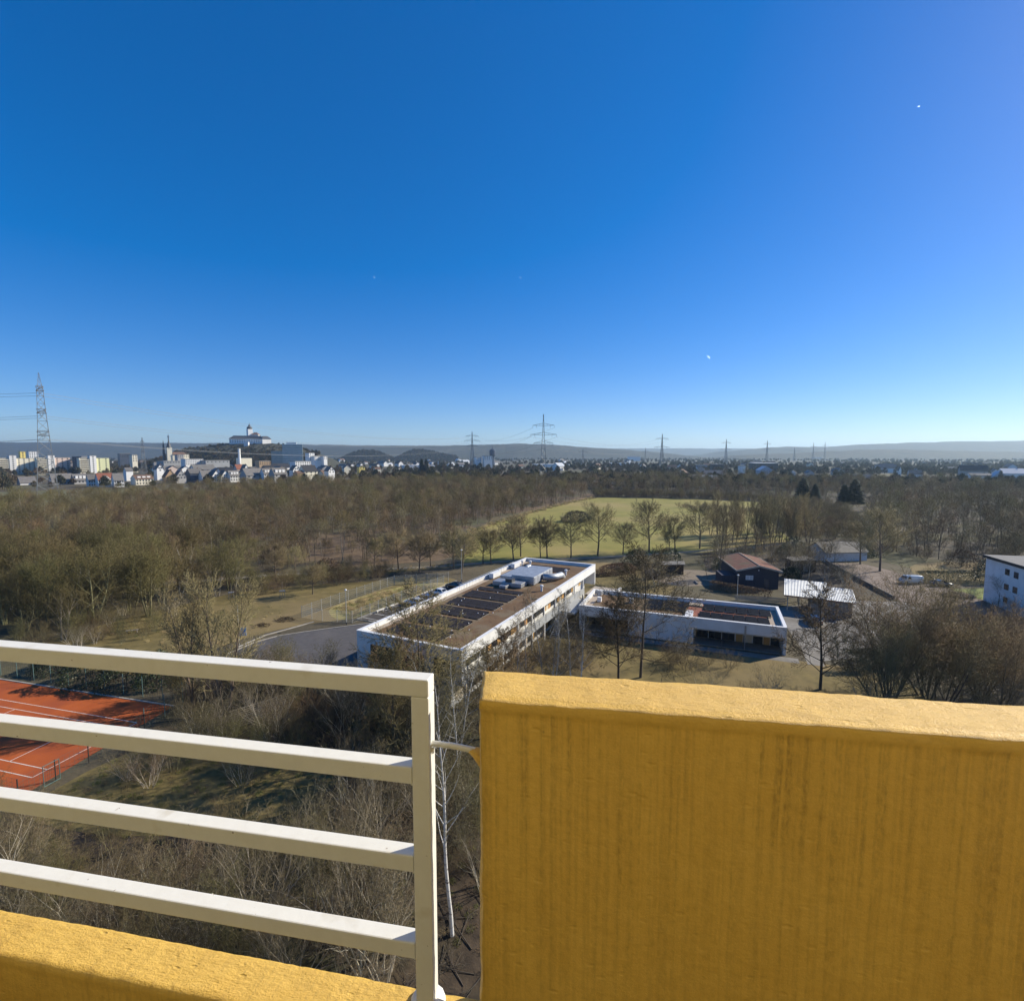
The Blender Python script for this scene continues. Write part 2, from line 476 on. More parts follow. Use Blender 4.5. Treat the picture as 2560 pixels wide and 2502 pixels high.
g = MB(); g.quad((-14000, -300, 0), (14000, -300, 0), (14000, 16000, 0), (-14000, 16000, 0))
g.build('ground', M_GROUND)['kind'] = 'structure'

WOOD = [(-112, 92), (-84, 111), (-64, 128), (-32, 140), (-17, 152), (-20, 205), (2, 258), (52, 358), (62, 392), (44, 470), (-40, 515), (-135, 478), (-209, 425), (-232, 362), (-235, 300), (-285, 262), (-200, 170)]
sheet('woodland_floor', smooth_poly(WOOD, 3), .012, M_FLOOR)
sheet('meadow', smooth_poly([(-14, 141), (-13, 180), (-14, 208), (7, 258), (34, 318), (60, 362), (92, 357), (130, 345), (160, 324), (140, 285), (122, 240), (108, 205), (96, 176), (70, 160), (27, 150), (5, 146)], 5), .024, M_MEADOW)
sheet('scrub_floor', [(62, 374), (170, 331), (152, 262), (122, 196), (100, 168), (62, 158), (44, 148), (40, 132), (52, 118), (64, 106), (82, 108), (88, 150), (104, 150), (108, 120), (150, 104), (210, 130), (420, 400), (420, 480), (160, 620), (58, 560)], .016, pm('scrub_floor', (.050, .040, .026), (.092, .072, .042), .25, .95, .5, 3, c3=(.085, .080, .030), scale3=.03))
sheet('far_field', smooth_poly([(-360, 290), (-285, 272), (-250, 310), (-250, 365), (-225, 430), (-190, 470), (-330, 470), (-430, 400)], 3), .02, pm('field_grass', (.12, .12, .05), (.16, .145, .065), .05, .95))
sheet('near_thicket_floor', smooth_poly([(-60, 15), (30, 10), (40, 50), (32, 70), (10, 62), (-6, 57), (-19, 65), (-28, 69.5), (-42, 70), (-40, 44), (-58, 34)], 4), .012, M_LITTER)
sheet('lawn', smooth_poly([(-76, 79), (-70, 94), (-58, 112), (-38, 119), (-16, 124), (-14, 112), (-22, 96), (-38, 88), (-46, 78), (-47, 68), (-62, 70), (-72, 74)], 4), .024, M_LAWN)
sheet('lawn', smooth_poly([(-41, 41), (-30, 38), (-20, 40), (-16, 46), (-24, 50), (-37, 51)], 4), .024, M_LAWN)
sheet('lawn', smooth_poly([(8, 62), (22, 60), (48, 56), (52, 66), (44, 72), (28, 76), (14, 82), (4, 82), (0, 70)], 4), .024, M_LAWN)
sheet('lawn', smooth_poly([(8, 104), (26, 100), (40, 122), (30, 140), (14, 138)], 4), .024, M_LAWN)
sheet('lawn', [(94.5, 103.5), (104, 104), (107, 114), (99, 113)], .03, M_BRIGHTLAWN)
sheet('lawn', smooth_poly([(100, 118), (128, 120), (140, 140), (112, 140)], 4), .024, M_LAWN)
sheet('verge', smooth_poly([(-90, 108), (-76, 119), (-52, 127), (-28, 134), (-12, 142), (-10, 138), (-28, 130), (-52, 122), (-76, 113)], 3), .03, M_LAWN)
PATH = [(-110, 104), (-80, 119), (-58, 127), (-40, 131.5), (-20, 136.5), (0, 144), (26, 149.0), (52, 156.5), (80, 166), (110, 182)]
ribbon(MB(), PATH, 2.4, .036).build('footpath', pm('path_gravel', (.25, .22, .16), (.19, .165, .115), .7, .95))['kind'] = 'structure'

ROAD = [(-43.6, 71.5), (-43.1, 75.2), (-41.4, 80), (-39, 82.9), (-35.9, 84.6), (-31.2, 86.9), (-25.2, 89.5), (-20, 91.6), (-12, 97), (-4, 97), (-18, 67), (-20.6, 65.6), (-26, 69.2), (-34, 70)]
sheet('road', ROAD, .026, M_ASPHALT)
kb = MB(); kerbline(kb, ROAD[1:7], .22, 0, .12)
kb.build('kerb', M_KERB)['kind'] = 'structure'
LOT = [(-28.4, 91.6), (-15.7, 115.2), (-13.2, 120.4), (1.0, 113), (-12, 86)]
sheet('parking_lot', LOT, .034, M_DARKASPHALT)
kb = MB(); kerbline(kb, [(-26, 90.6), (-28.5, 91.7), (-22.9, 102.2), (-15.8, 115.4), (-13.3, 120.6)], .35, 0, .13); kerbline(kb, [(-28.2, 91.5), (-22.2, 88.9)], .3, 0, .13)
kb.build('kerb', M_KERB)['kind'] = 'structure'
kb = MB(); kerbline(kb, [(-43, 78), (-41.3, 83.2), (-37, 88.6), (-35.8, 90.2)], .3, 0, .10); kb.build('kerb', M_KERB)['kind'] = 'structure'
pu = Vector((.474, .8805)); pv = Vector((.8805, -.474))        # along the row of bays / into the lot
bl_ = MB()
for k in range(10):
    a = Vector((-28.2, 92.4)) + pu * (k * 2.75 + .6) + pv * .25
    b = a + pv * 4.6
    ribbon(bl_, [a, b], .12, .0385)
bl_.build('bay_lines', M_ROADPAINT)['kind'] = 'structure'
ws = MB(); ws.box(-.11, .11, -1.05, 1.05, .30, .50); ws.box(-.06, .06, -.8, -.68, 0, .3); ws.box(-.06, .06, .68, .8, 0, .3)
wsm = ws.mesh('barrier_rail', pm('barrier_white', (.72, .71, .67), (.6, .59, .55), 3, .6))
for k, lab in ((1, 'white knee-high parking barrier in the empty nearest bay'), (2, 'white knee-high parking barrier just in front of the pale crossover'), (6, 'white knee-high parking barrier between the white saloon and the black car')):
    p = Vector((-28.2, 92.4)) + pu * (k * 2.75 + 1.95) + pv * .75
    o = bpy.data.objects.new('parking_barrier', wsm); COL.objects.link(o)
    o.location = (p.x, p.y, .034); o.rotation_euler = (0, 0, math.atan2(pu.y, pu.x) - PI / 2)
    tag(o, lab, 'barrier', 'white barriers at the heads of the parking bays')

# basin of rough grass between the two mesh fences
sheet('basin_grass', smooth_poly([(-35.5, 97), (-31, 91.5), (-25, 99), (-17, 114), (-15, 119), (-22, 118), (-29, 111), (-34, 103)], 4), .03, pm('rough_grass', (.21, .20, .045), (.34, .27, .10), .5, .95, .6, 6, c3=(.40, .31, .14), scale3=.15))

# clay court
CC = Vector((-44.83, 45.37)); cs = Vector((-.967, .255)).normalized(); ct = Vector((-cs.y, -cs.x * -1)); ct = Vector((.255, .967)).normalized()
def cp(s_, t_): q = CC + cs * s_ + ct * t_; return (q.x, q.y)
sheet('tennis_court', [cp(-2.2, -2.6), cp(30, -2.6), cp(30, 14.2), cp(-.6, 14.2)], .03, M_CLAY)
cl = MB()
LW = .09
for a, b in (((0, 0), (22, 0)), ((0, 10.2), (22, 10.2)), ((0, 0), (0, 10.2)), ((0, 1.28), (22, 1.28)), ((0, 8.92), (22, 8.92)), ((5.1, 1.28), (5.1, 8.92)), ((22, 0), (22, 10.2)), ((5.1, 5.1), (17, 5.1)), ((16.9, 1.28), (16.9, 8.92))):
    ribbon(cl, [Vector(cp(*a)), Vector(cp(*b))], LW, .0345)
cl.build('court_lines', M_LINE)['kind'] = 'structure'
kb = MB(); kerbline(kb, [cp(-.6, 14.3), cp(30, 14.3)], .22, 0, .10); kb.build('kerb', M_KERB)['kind'] = 'structure'

# paved yards on the right
sheet('paved_yard', [(43.4, 72), (52, 74), (62, 78), (80, 96), (81, 103), (66, 104), (49, 97.5), (47.8, 86.5)], .03, M_PAVING)
sheet('gravel_yard', [(89, 141), (83.2, 120.2), (80.3, 107), (80.5, 96.5), (97.5, 92), (98.6, 104), (95.2, 108), (98.5, 113), (97, 118), (99, 130), (97, 141)], .032, M_GRAVEL)
sheet('terrace', [(11.5, 83.8), (41.6, 71.6), (42.3, 73.4), (12.2, 85.2)], .03, M_PAVING)
sheet('side_path', [(42.6, 71.4), (44.6, 70.6), (50.5, 84.6), (48.4, 85.6)], .031, M_PAVING)
sheet('play_sand', smooth_poly([(38, 116), (50, 118), (54, 130), (40, 132), (34, 124)], 4), .026, pm('trodden_soil', (.17, .135, .10), (.24, .195, .14), .6, .95))
sheet('garden_soil', smooth_poly([(52, 120), (78, 112), (86, 140), (80, 152), (58, 150)], 4), .022, pm('garden_soil_dark', (.045, .036, .026), (.08, .062, .043), .3, .95))
mulch = MB(); mulch.lathe([(2.9, .0), (2.4, .35), (1.5, .75), (.7, 1.0), (.1, 1.08)], 0, 0, 18)
mm_ = pm('mulch_dark', (.035, .022, .014), (.10, .065, .04), 3, .95, .8, 8)
o = mulch.build('mulch_heap', mm_, None, True, (95.3, 107.2, .03))
for v in o.data.vertices: v.co += Vector((mnoise.noise(v.co * 1.3), mnoise.noise(v.co * 1.7 + Vector((5, 0, 0))), .5 * mnoise.noise(v.co * 2))) * .35
o.scale = (1.25, .8, .85)
tag(o, 'low dark heap of mulch on the gravel yard beside the bright lawn', 'heap')
for (x, y, sc_, lab) in ((-44.2, 88.2, .42, 'smaller dark brushwood heap with a pale log beside the road'), (-41.5, 91.2, .52, 'larger dark brushwood heap on the grass near the mesh fence')):
    hp = MB(); rr = random.Random(int(-x * 10))
    for k in range(120):
        a = rr.random() * 6.28; q = (rr.random() ** .7) * 2.6; z = max(.05, 1.5 * (1 - q / 2.8) * rr.random())
        l = rr.uniform(.6, 1.7); b = rr.random() * 6.28
        hp.tube([(q * math.cos(a), q * math.sin(a), z), (q * math.cos(a) + l * math.cos(b), q * math.sin(a) + l * math.sin(b), max(.03, z + rr.uniform(-.3, .35)))], [rr.uniform(.03, .09), .02], 3, False)
    o = hp.build('brush_heap', mm_, None, False, (x, y, .03), bevel=0)
    o.scale = (sc_ * 1.3, sc_, sc_)
    tag(o, lab, 'heap')
# ------------------------------------------------------------------ school building in the middle
M_WALLWHITE = pm('white_render', (.78, .78, .76), (.70, .70, .68), .5, .85, .1, 30, c3=(.66, .655, .63), scale3=.25)
M_COPING = pm('white_coping', (.80, .80, .79), (.73, .73, .72), 1.0, .5)
M_SEDUM = pm('sedum_roof', (.110, .062, .030), (.175, .105, .050), .8, .95, .6, 6, c3=(.17, .125, .075), scale3=.35)
M_SEDUMRED = pm('sedum_red', (.23, .075, .05), (.30, .11, .07), 1.2, .95, .6, 6, c3=(.18, .08, .05), scale3=.4)
M_GRAVELSTRIP = pm('roof_gravel', (.34, .275, .21), (.42, .35, .28), 3, .95, .4, 15)
M_PV = pm('solar_glass', (.040, .031, .023), (.062, .047, .032), 2.5, .45, spec=.2)
M_PVFRAME = pm('solar_frame', (.35, .36, .37), rough=.4, metal=.7)
M_GLASS = glass_mat('window_glass')
M_FRAMEDARK = pm('frame_dark', (.055, .048, .042), rough=.5)
M_PANELORANGE = pm('panel_ochre', (.50, .285, .095), (.56, .33, .12), 1.5, .6, rnd=.1)
M_PANELCREAM = pm('panel_cream', (.60, .52, .40), (.66, .58, .46), 1.5, .6, rnd=.1)
M_GREYCLAD = pm('grey_cladding', (.40, .41, .41), (.34, .35, .35), .7, .6)
M_STEEL = pm('galvanised_steel', (.50, .52, .53), (.36, .38, .40), .9, .5, metal=.55)
M_DARKMETAL = pm('dark_metal', (.07, .072, .076), rough=.5, metal=.3)

AU = math.atan2(.8975, .441)
A = thing('school_building', 'long two-storey white flat-roofed building with planted roof and solar rows', 'building', (-5.84, 57.54, 0), AU - PI / 2)
# local frame: y runs along the long side away from us (52.5 m), x runs from the left long side (-15.9) to the right one (0)
AW, AL, AH = 15.9, 52.5, 7.5
m = MB()
m.box(-AW, -1.7, .35, AL - 6.2, 0, 6.55)                       # body, set back behind the gallery on the right side
m.box(-AW + .02, -2.2, AL - 6.2, AL - .4, 0, 6.54)
m.build('wall', M_WALLWHITE, A)
MB().box(-AW, 0, 0, .349, 3.2, 6.55).build('front_wall', M_WALLWHITE, A)
MB().box(-AW, -3.4, 0, .349, 0, 3.199).build('front_wall', M_WALLWHITE, A)
m = MB()
for (x0, x1, y0, y1) in ((-AW, 0, 0, .42), (-AW, 0, AL - .42, AL), (-AW, -AW + .42, .42, AL - .42), (-.42, 0, .42, AL - .42)): m.box(x0, x1, y0, y1, 6.551, AH - .06)
m.build('parapet', M_WALLWHITE, A)
m = MB()
for (x0, x1, y0, y1) in ((-AW - .04, .04, -.04, .46), (-AW - .04, .04, AL - .46, AL + .04), (-AW - .04, -AW + .46, .461, AL - .461), (-.46, .04, .461, AL - .461)): m.box(x0, x1, y0, y1, AH - .059, AH)
m.build('coping', M_COPING, A)
MB().box(-AW + .42, -.42, .42, AL - .42, 6.60, 6.86).build('gravel_strip', M_GRAVELSTRIP, A)
MB().box(-AW + 1.5, -1.3, 1.3, AL - 1.3, 6.861, 6.93).build('sedum_bed', M_SEDUM, A)
MB().box(-.34, -.001, .42, AL - .42, 6.0, 6.55).build('fascia', M_WALLWHITE, A)
# end wall closing the recess at the far right corner, like a frame
MB().box(-4.2, 0, AL - .36, AL, 3.3, 6.55).build('end_wall', M_WALLWHITE, A)
# near front windows (in shade)
def window(parent, x0, x1, y, z0, z1, cols, fmat=M_FRAMEDARK, axis='x', depth=.12, gm=M_GLASS, name='window'):
    """frame bars with a pane behind; axis 'x': lies in a plane y=const facing -y; axis 'y': plane x=const facing +x"""
    f = MB(); t = .07
    def bx(a, b, za, zb, d0, d1, q):
        if axis == 'x': q.box(a, b, y - d1, y - d0, za, zb)
        else: q.box(y + d0, y + d1, a, b, za, zb)
    bx(x0, x1, z0, z0 + t, .0, .05, f); bx(x0, x1, z1 - t, z1, .0, .05, f)
    for k in range(cols + 1):
        c = x0 + (x1 - x0 - t) * k / cols
        bx(c, c + t, z0 + t, z1 - t, .001, .049, f)
    fo = f.build(name, fmat, parent)
    p = MB(); bx(x0 + .02, x1 - .02, z0 + .02, z1 - .02, .006, .016, p)
    p.build('pane', gm, fo)
    return fo
for (a, b) in ((-13.6, -10.2), (-8.7, -5.3), (-3.9, -.9)):
    MB().box(a - .02, b + .02, -.008, .0005, 3.7, 6.0).build('window_reveal', M_FRAMEDARK, A)
    window(A, a, b, -.010, 3.75, 5.95, 3)
    MB().box(a, a + .55, -.075, -.062, 3.8, 5.9).build('wood_panel', pm('panel_brown', (.16, .09, .04), rough=.6), A)
for (a, b) in ((-13.6, -10.2), (-8.7, -5.3)):
    window(A, a, b, -.004, .6, 2.7, 3)
# right long side: gallery, columns and alternating bays
MB().box(-1.7, -.02, .36, AL - 7.0, 3.02, 3.30).build('gallery_slab', M_GREYCLAD, A)
gp = MB().box(-.12, -.02, .0, 2.6, 3.301, 4.25).mesh('gallery_panel', M_GREYCLAD)
for k in range(16):
    inst(gp, 'gallery_panel', A, (0, .45 + k * 2.82, 0))
colm = MB().box(-.30, -.06, -.12, .12, 0, 2.70).mesh('column', M_COPING)
colu = MB().box(-.34, -.13, -.12, .12, 4.26, 5.999).mesh('column', M_COPING)
for k in range(10):
    y = .9 + k * 4.9
    inst(colm, 'column', A, (0, y, .3)); inst(colu, 'column', A, (0, y, 0))
rr = random.Random(5)
wfr = MB(); 
for (y0, y1, z0, z1) in ((0, 1.5, 0, .08), (0, 1.5, 2.0, 2.08), (0, .08, .08, 2.0), (1.42, 1.5, .08, 2.0)): wfr.box(0, .06, y0, y1, z0, z1)
wfm = wfr.mesh('window', M_FRAMEDARK); wpm = MB().box(.012, .022, .05, 1.45, .05, 2.03).mesh('pane', M_GLASS)
pan_o = MB().box(0, .05, 0, .95, 0, 2.3).mesh('facade_panel', M_PANELORANGE); pan_c = MB().box(0, .05, 0, .95, 0, 2.3).mesh('facade_panel', M_PANELCREAM)
for fl, z in ((0, .5), (1, 3.75)):
    y = 1.2
    while y < AL - 9:
        if rr.random() < .62:
            o = inst(wfm, 'window', A, (-1.698, y, z + .1)); inst(wpm, 'pane', o, (0, 0, 0)); y += 1.62
        else:
            inst(pan_o if rr.random() < .5 else pan_c, 'facade_panel', A, (-1.698, y, z)); y += 1.06
o = inst(pan_o, 'facade_panel', A, (-2.198, AL - 5.6, 3.6)); o = inst(pan_o, 'facade_panel', A, (-2.198, AL - 4.2, 3.6)); inst(pan_c, 'facade_panel', A, (-2.198, AL - 3.0, 3.6))
# outside stair on the right side
st = MB()
for k in range(16): st.box(.15, 1.25, 27.2 + k * .29, 27.2 + k * .29 + .28, .17 + k * .19, .21 + k * .19)
st.tube([(.12, 27.1, .15), (.12, 31.9, 3.2)], .09, 4); st.tube([(1.28, 27.1, .15), (1.28, 31.9, 3.2)], .09, 4)
st.tube([(.12, 27.1, 1.15), (.12, 31.9, 4.2)], .03, 4); st.tube([(1.28, 27.1, 1.15), (1.28, 31.9, 4.2)], .03, 4)
st.build('outside_stair', M_STEEL, A)
MB().box(0.0, 2.6, 32.0, 41, 2.95, 3.25).build('terrace_deck', M_GREYCLAD, A)
MB().box(0.0, 5.6, AL - 7.0, AL - .2, 2.6, 2.9).build('link_roof', pm('link_roof', (.38, .33, .28), (.44, .39, .33), .8, .9), A)
MB().box(5.2, 5.6, AL - 6.6, AL - .2, 2.9, 3.25).build('link_parapet', M_COPING, A)
MB().box(.3, 5.2, AL - 6.4, AL - .6, 0, 2.599).build('link_wall', M_GREYCLAD, A)
# solar panels in rows across the roof
pvm = MB().quad((-.82, -.5, .1), (.82, -.5, .1), (.82, .48, .30), (-.82, .48, .30)); pvm.box(-.85, .85, .5, .53, .0, .32); pvm = pvm.mesh('solar_panel', M_PV)
pfm = MB()
for (x0, x1, y0, y1, z0, z1) in ((-.84, -.8, -.5, .5, .05, .1), (.8, .84, -.5, .5, .05, .1)): pfm.box(x0, x1, y0, y1, z0 - .05, z1)
pfm = pfm.mesh('panel_rail', M_PVFRAME)
M_PVB = pm('solar_glass_blue', (.010, .010, .011), (.018, .018, .019), 2.5, .5, spec=.12)
pvb = pvm.copy(); pvb.materials[0] = M_PVB
pfb = MB().box(-.86, -.80, -.52, .52, .0, .31).box(.80, .86, -.52, .52, .0, .31).mesh('panel_rail', M_PVFRAME)
def pv_rows(parent, x0, y0, nx, ny, dx, dy, z, skip=()):
    for j in range(ny):
        for i in range(nx):
            if (i, j) in skip: continue
            o = inst(pvb, 'solar_panel', parent, (x0 + i * dx, y0 + j * dy, z))
            inst(pfm, 'panel_rail', o, (0, 0, 0))
for j0 in range(6):
    for j in range(3):
        for i in range(5):
            y = 3.0 + j0 * 4.7 + j * 1.04
            if y > 26.5: continue
            o = inst(pvm, 'solar_panel', A, (-12.2 + i * 1.68, y, 6.94)); inst(pfm, 'panel_rail', o, (0, 0, 0))
for j in range(3):
    for i in range(6):
        o = inst(pvm, 'solar_panel', A, (-13.0 + i * 1.68, 44.6 + j * 1.15, 6.94)); inst(pfm, 'panel_rail', o, (0, 0, 0))
ball = MB().lathe([(.02, .0), (.08, .04), (.09, .10), (.05, .16), (.02, .18)], 0, 0, 8).mesh('ballast_cap', M_COPING)
for k in range(22):
    inst(ball, 'ballast_cap', A, (-12.8 + rr.random() * 9.6, 3.2 + int(rr.random() * 20) * 1.12 + .55, 7.12))
# air handling plant and ducts
h = MB(); h.box(-9.6, -5.2, 32.6, 41.5, 7.05, 8.5); h.build('air_handling_unit', M_STEEL, A, bevel=.05)
h = MB()
for k in range(6): h.box(-5.19, -5.13, 33.0 + k * 1.42, 34.2 + k * 1.42, 7.25, 8.3)
h.build('access_door', pm('unit_panel', (.55, .57, .6), rough=.45, metal=.5), A)
h = MB(); h.box(-12.4, -10.0, 33.5, 42.5, 7.0, 7.9); h.tube([(-11.2, 42.4, 7.5), (-11.2, 44.0, 7.5)], .6, 10); h.build('duct', M_STEEL, A, bevel=.05)
h = MB(); h.box(-12.0, -6.4, 29.8, 32.2, 7.0, 7.75); h.box(-9.9, -8.6, 28.2, 29.8, 7.0, 7.5); h.build('duct', pm('duct_dull', (.42, .43, .44), (.34, .35, .36), 1, .5, metal=.6), A, bevel=.05)
h = MB(); h.tube([(-5.0, 36.2, 7.75), (-3.6, 36.8, 7.75), (-2.9, 38.0, 7.72), (-2.8, 39.8, 7.6), (-2.8, 40.6, 7.0)], .62, 10); h.build('duct', M_STEEL, A, smooth=True)
h = MB(); h.box(-9.5, -8.2, 29.9, 31.2, 7.751, 8.35); h.build('fan_cowl', M_DARKMETAL, A)
dome = MB().lathe([(.95, 6.9), (.95, 7.2), (.8, 7.42), (.45, 7.56), (.02, 7.6)], 0, 0, 12).mesh('skylight', M_COPING, True)
for (x, y) in ((-7.2, 43.2),): inst(dome, 'skylight', A, (x, y, 0))
for (x, y) in ((-3.0, 43.0), (-12.6, 47.6), (-14.2, 47.0), (-2.6, 30.0)):
    v = MB().lathe([(.18, 6.9), (.18, 7.7), (.30, 7.72), (.30, 7.95), (.05, 8.05)], x, y, 10); v.build('vent_pipe', M_COPING, A)
for (x, y, l) in ((-15.2, 43.5, 2.5), (-15.0, 34, 3.0)):
    v = MB(); v.box(x, x + .9, y, y + l, 7.0, 7.9); v.build('roof_hatch', M_COPING, A)
v = MB(); v.tube([(-2.2, 24.5, 6.98), (-1.0, 25.6, 6.98)], .12, 4); v.build('roof_beam', M_GRAVELSTRIP, A)
# fall-protection rail along the left parapet
v = MB()
for k in range(20): v.box(-AW + .62, -AW + .66, 24 + k * 1.1, 24.05 + k * 1.1, 6.9, 8.0)
v.box(-AW + .61, -AW + .67, 24, 45, 7.98, 8.03)
v.build('guard_rail', M_STEEL, A)

# ------------------------------------------------------------------ low pavilion to the right
BU = math.atan2(-.364, .931)
B = thing('school_pavilion', 'single-storey white flat-roofed pavilion with a red planted roof and two solar blocks', 'building', (11.6, 86.28, 0), BU)
BL, BW, BH = 31.8, 11.6, 4.3          # x along the front, y backwards
m = MB()
for (x0, x1, y0, y1) in ((0, BL, 0, .4), (0, BL, BW - .4, BW), (0, .4, .4, BW - .4), (BL - .4, BL, .4, BW - .4)): m.box(x0, x1, y0, y1, 2.62, BH - .06)
m.build('parapet', M_WALLWHITE, B)
m = MB()
for (x0, x1, y0, y1) in ((-.04, BL + .04, -.04, .44), (-.04, BL + .04, BW - .44, BW + .04), (-.04, .44, .441, BW - .441), (BL - .44, BL + .04, .441, BW - .441)): m.box(x0, x1, y0, y1, BH - .059, BH)
m.build('coping', M_COPING, B)
MB().box(.4, BL - .4, .4, BW - .4, 2.63, 3.62).build('gravel_strip', M_GRAVELSTRIP, B)
MB().box(1.7, 17.5, 1.2, BW - 1.3, 3.621, 3.70).build('sedum_bed', M_SEDUM, B)
MB().box(17.51, BL - 2.2, .9, BW - 1.3, 3.621, 3.70).build('sedum_bed', M_SEDUMRED, B)
MB().box(17.2, 18.4, .6, 4.4, 3.72, 4.15).build('skylight', M_COPING, B)
MB().box(17.6, 19.8, 8.4, 10.0, 3.71, 3.95).build('gravel_bed', M_GRAVELSTRIP, B)
for (x0, y0, nx, ny) in ((19.3, 2.2, 6, 3), (19.9, 6.9, 6, 3), (10.2, 4.4, 4, 3), (10.6, 8.0, 4, 2)):
    pv_rows(B, x0 + .9, y0, nx, ny, 1.74, 1.06, 3.72)
for (x, y) in ((1.2, 9.8), (2.0, 5.2), (7.5, 6.5)):
    v = MB(); v.box(x, x + .7, y, y + .7, 3.7, 4.5); v.build('vent_box', M_COPING, B)
# walls under the roof band: loggia openings left and right, solid in between
MB().box(.3, BL - .3, 3.4, BW - .1, 0, 2.62).build('wall', M_WALLWHITE, B)
MB().box(8.3, 18.6, .05, 3.39, 0, 2.615).build('wall', M_WALLWHITE, B)
MB().box(0, .45, 0, 3.39, 0, 2.615).build('pier', M_WALLWHITE, B)
MB().box(BL - .42, BL, 0, 3.39, 0, 2.615).build('pier', M_WALLWHITE, B)
MB().box(BL - .3, BL - .001, 3.39, BW, 0, 2.615).build('side_wall', M_WALLWHITE, B)
MB().box(.45, BL - .42, .4, 3.39, 2.3, 2.60).build('soffit', pm('soffit_grey', (.5, .5, .5), rough=.8), B)
MB().box(18.6, BL - .42, .0, 3.39, .0, .12).build('deck', M_PAVING, B)
MB().box(.45, 8.3, .0, 3.39, .0, .12).build('deck', M_PAVING, B)
for x0 in (1.0, 3.4, 5.8): window(B, x0, x0 + 2.2, 3.39, .15, 2.45, 2)
for x0 in (18.9, 20.9, 22.9): window(B, x0, x0 + 1.9, 3.39, .15, 2.45, 2)
MB().box(25.0, 26.0, 3.33, 3.388, .13, 2.5).build('facade_panel', M_PANELORANGE, B)
MB().box(26.1, 27.3, 3.33, 3.388, .13, 2.5).build('facade_panel', M_PANELCREAM, B)
window(B, 27.5, 28.9, 3.39, .13, 2.45, 1, name='door')
MB().box(29.0, 29.9, 3.33, 3.388, .13, 2.5).build('facade_panel', M_PANELORANGE, B)
window(B, 30.0, 31.3, 3.39, .13, 2.45, 1)
MB().box(.6, .9, 3.33, 3.388, .13, 2.5).build('facade_panel', M_PANELORANGE, B)
for x in (22.8, 25.9):
    MB().box(x, x + .12, .06, .18, .12, 2.3).build('column', M_DARKMETAL, B)
v = MB(); v.box(26.0, 26.25, -.12, -.002, 2.3, 3.9); v.tube([(26.12, -.07, 2.3), (26.12, -.07, .1)], .045, 6); v.build('downpipe', pm('pipe_grey', (.35, .36, .37), rough=.4, metal=.4), B)
for y0 in (5.0, 7.8): 
    window(B, y0, y0 + 1.6, BL, .9, 2.3, 1, axis='y')

# ------------------------------------------------------------------ dark barn-like club house, shed, house
M_NAVY = pm('navy_boards', (.020, .024, .040), (.032, .037, .058), 1.0, .7, .3, 6, stretch=(6, 6, .3))
M_BROWNBOARD = pm('brown_boards', (.055, .036, .024), (.085, .055, .036), 1, .85, .3, 6, stretch=(6, 6, .4))
M_TIMBERTRIM = pm('timber_trim', (.42, .37, .30), (.34, .29, .23), 1.5, .8)
M_CORRUGATED = pm('corrugated_zinc', (.50, .52, .53), (.42, .44, .46), .8, .6, metal=.15)
M_BLOCK = pm('block_wall', (.26, .25, .23), (.20, .19, .175), 1.2, .9, .3, 12)
M_BARNROOF = pm('barn_roof_moss', (.15, .062, .042), (.22, .105, .07), 1.2, .95, .6, 6, c3=(.15, .10, .06), scale3=.3)
K = thing('dark_clubhouse', 'dark navy timber clubhouse with a low red planted gable roof', 'building', (51.2, 113.9, 0), math.atan2(-1.2, 8.5))
KW, KD = 8.6, 14.5
m = MB(); m.profile([(0, 0), (KW, 0), (KW, 4.0), (KW / 2, 5.0), (0, 4.0)], 0, KD); m.build('wall', M_NAVY, K)
m = MB()
for s_ in (0, 1):
    a, b = ((-.5, 4.0), (KW / 2 - .001, 5.15)) if s_ == 0 else ((KW / 2 + .001, 5.15), (KW + .5, 4.0))
    m.profile([(a[0], a[1]), (b[0], b[1]), (b[0], b[1] + .22), (a[0], a[1] + .22)], -.55, KD + .5)
m.build('roof', M_BARNROOF, K)
m = MB()
for y0, y1 in ((-.70, -.551), (KD + .501, KD + .65)):
    m.profile([(-.6, 3.9), (KW / 2, 5.1), (KW + .6, 3.9), (KW + .6, 4.28), (KW / 2, 5.46), (-.6, 4.28)], y0, y1)
m.box(-.62, -.501, -.55, KD + .5, 3.95, 4.27); m.box(KW + .501, KW + .62, -.55, KD + .5, 3.95, 4.27)
m.build('barge_board', M_TIMBERTRIM, K)
MB().tube([(KW / 2, -.5, 5.40), (KW / 2, KD + .4, 5.40)], .10, 4).build('ridge', M_TIMBERTRIM, K)
m = MB(); m.box(-3.4, -.001, .6, 6, 0, 2.7); m.build('annex', M_NAVY, K)
window(K, 1.6, 3.2, -.001, 2.0, 3.0, 2, fmat=M_COPING, gm=pm('bright_glass', (.55, .55, .54), rough=.2))
window(K, 5.6, 6.6, -.001, .1, 2.2, 1, name='door')
MB().lathe([(.12, 4.15), (.14, 4.3), (.03, 4.4)], KW / 2, -.12, 8).build('outdoor_lamp', M_COPING, K)

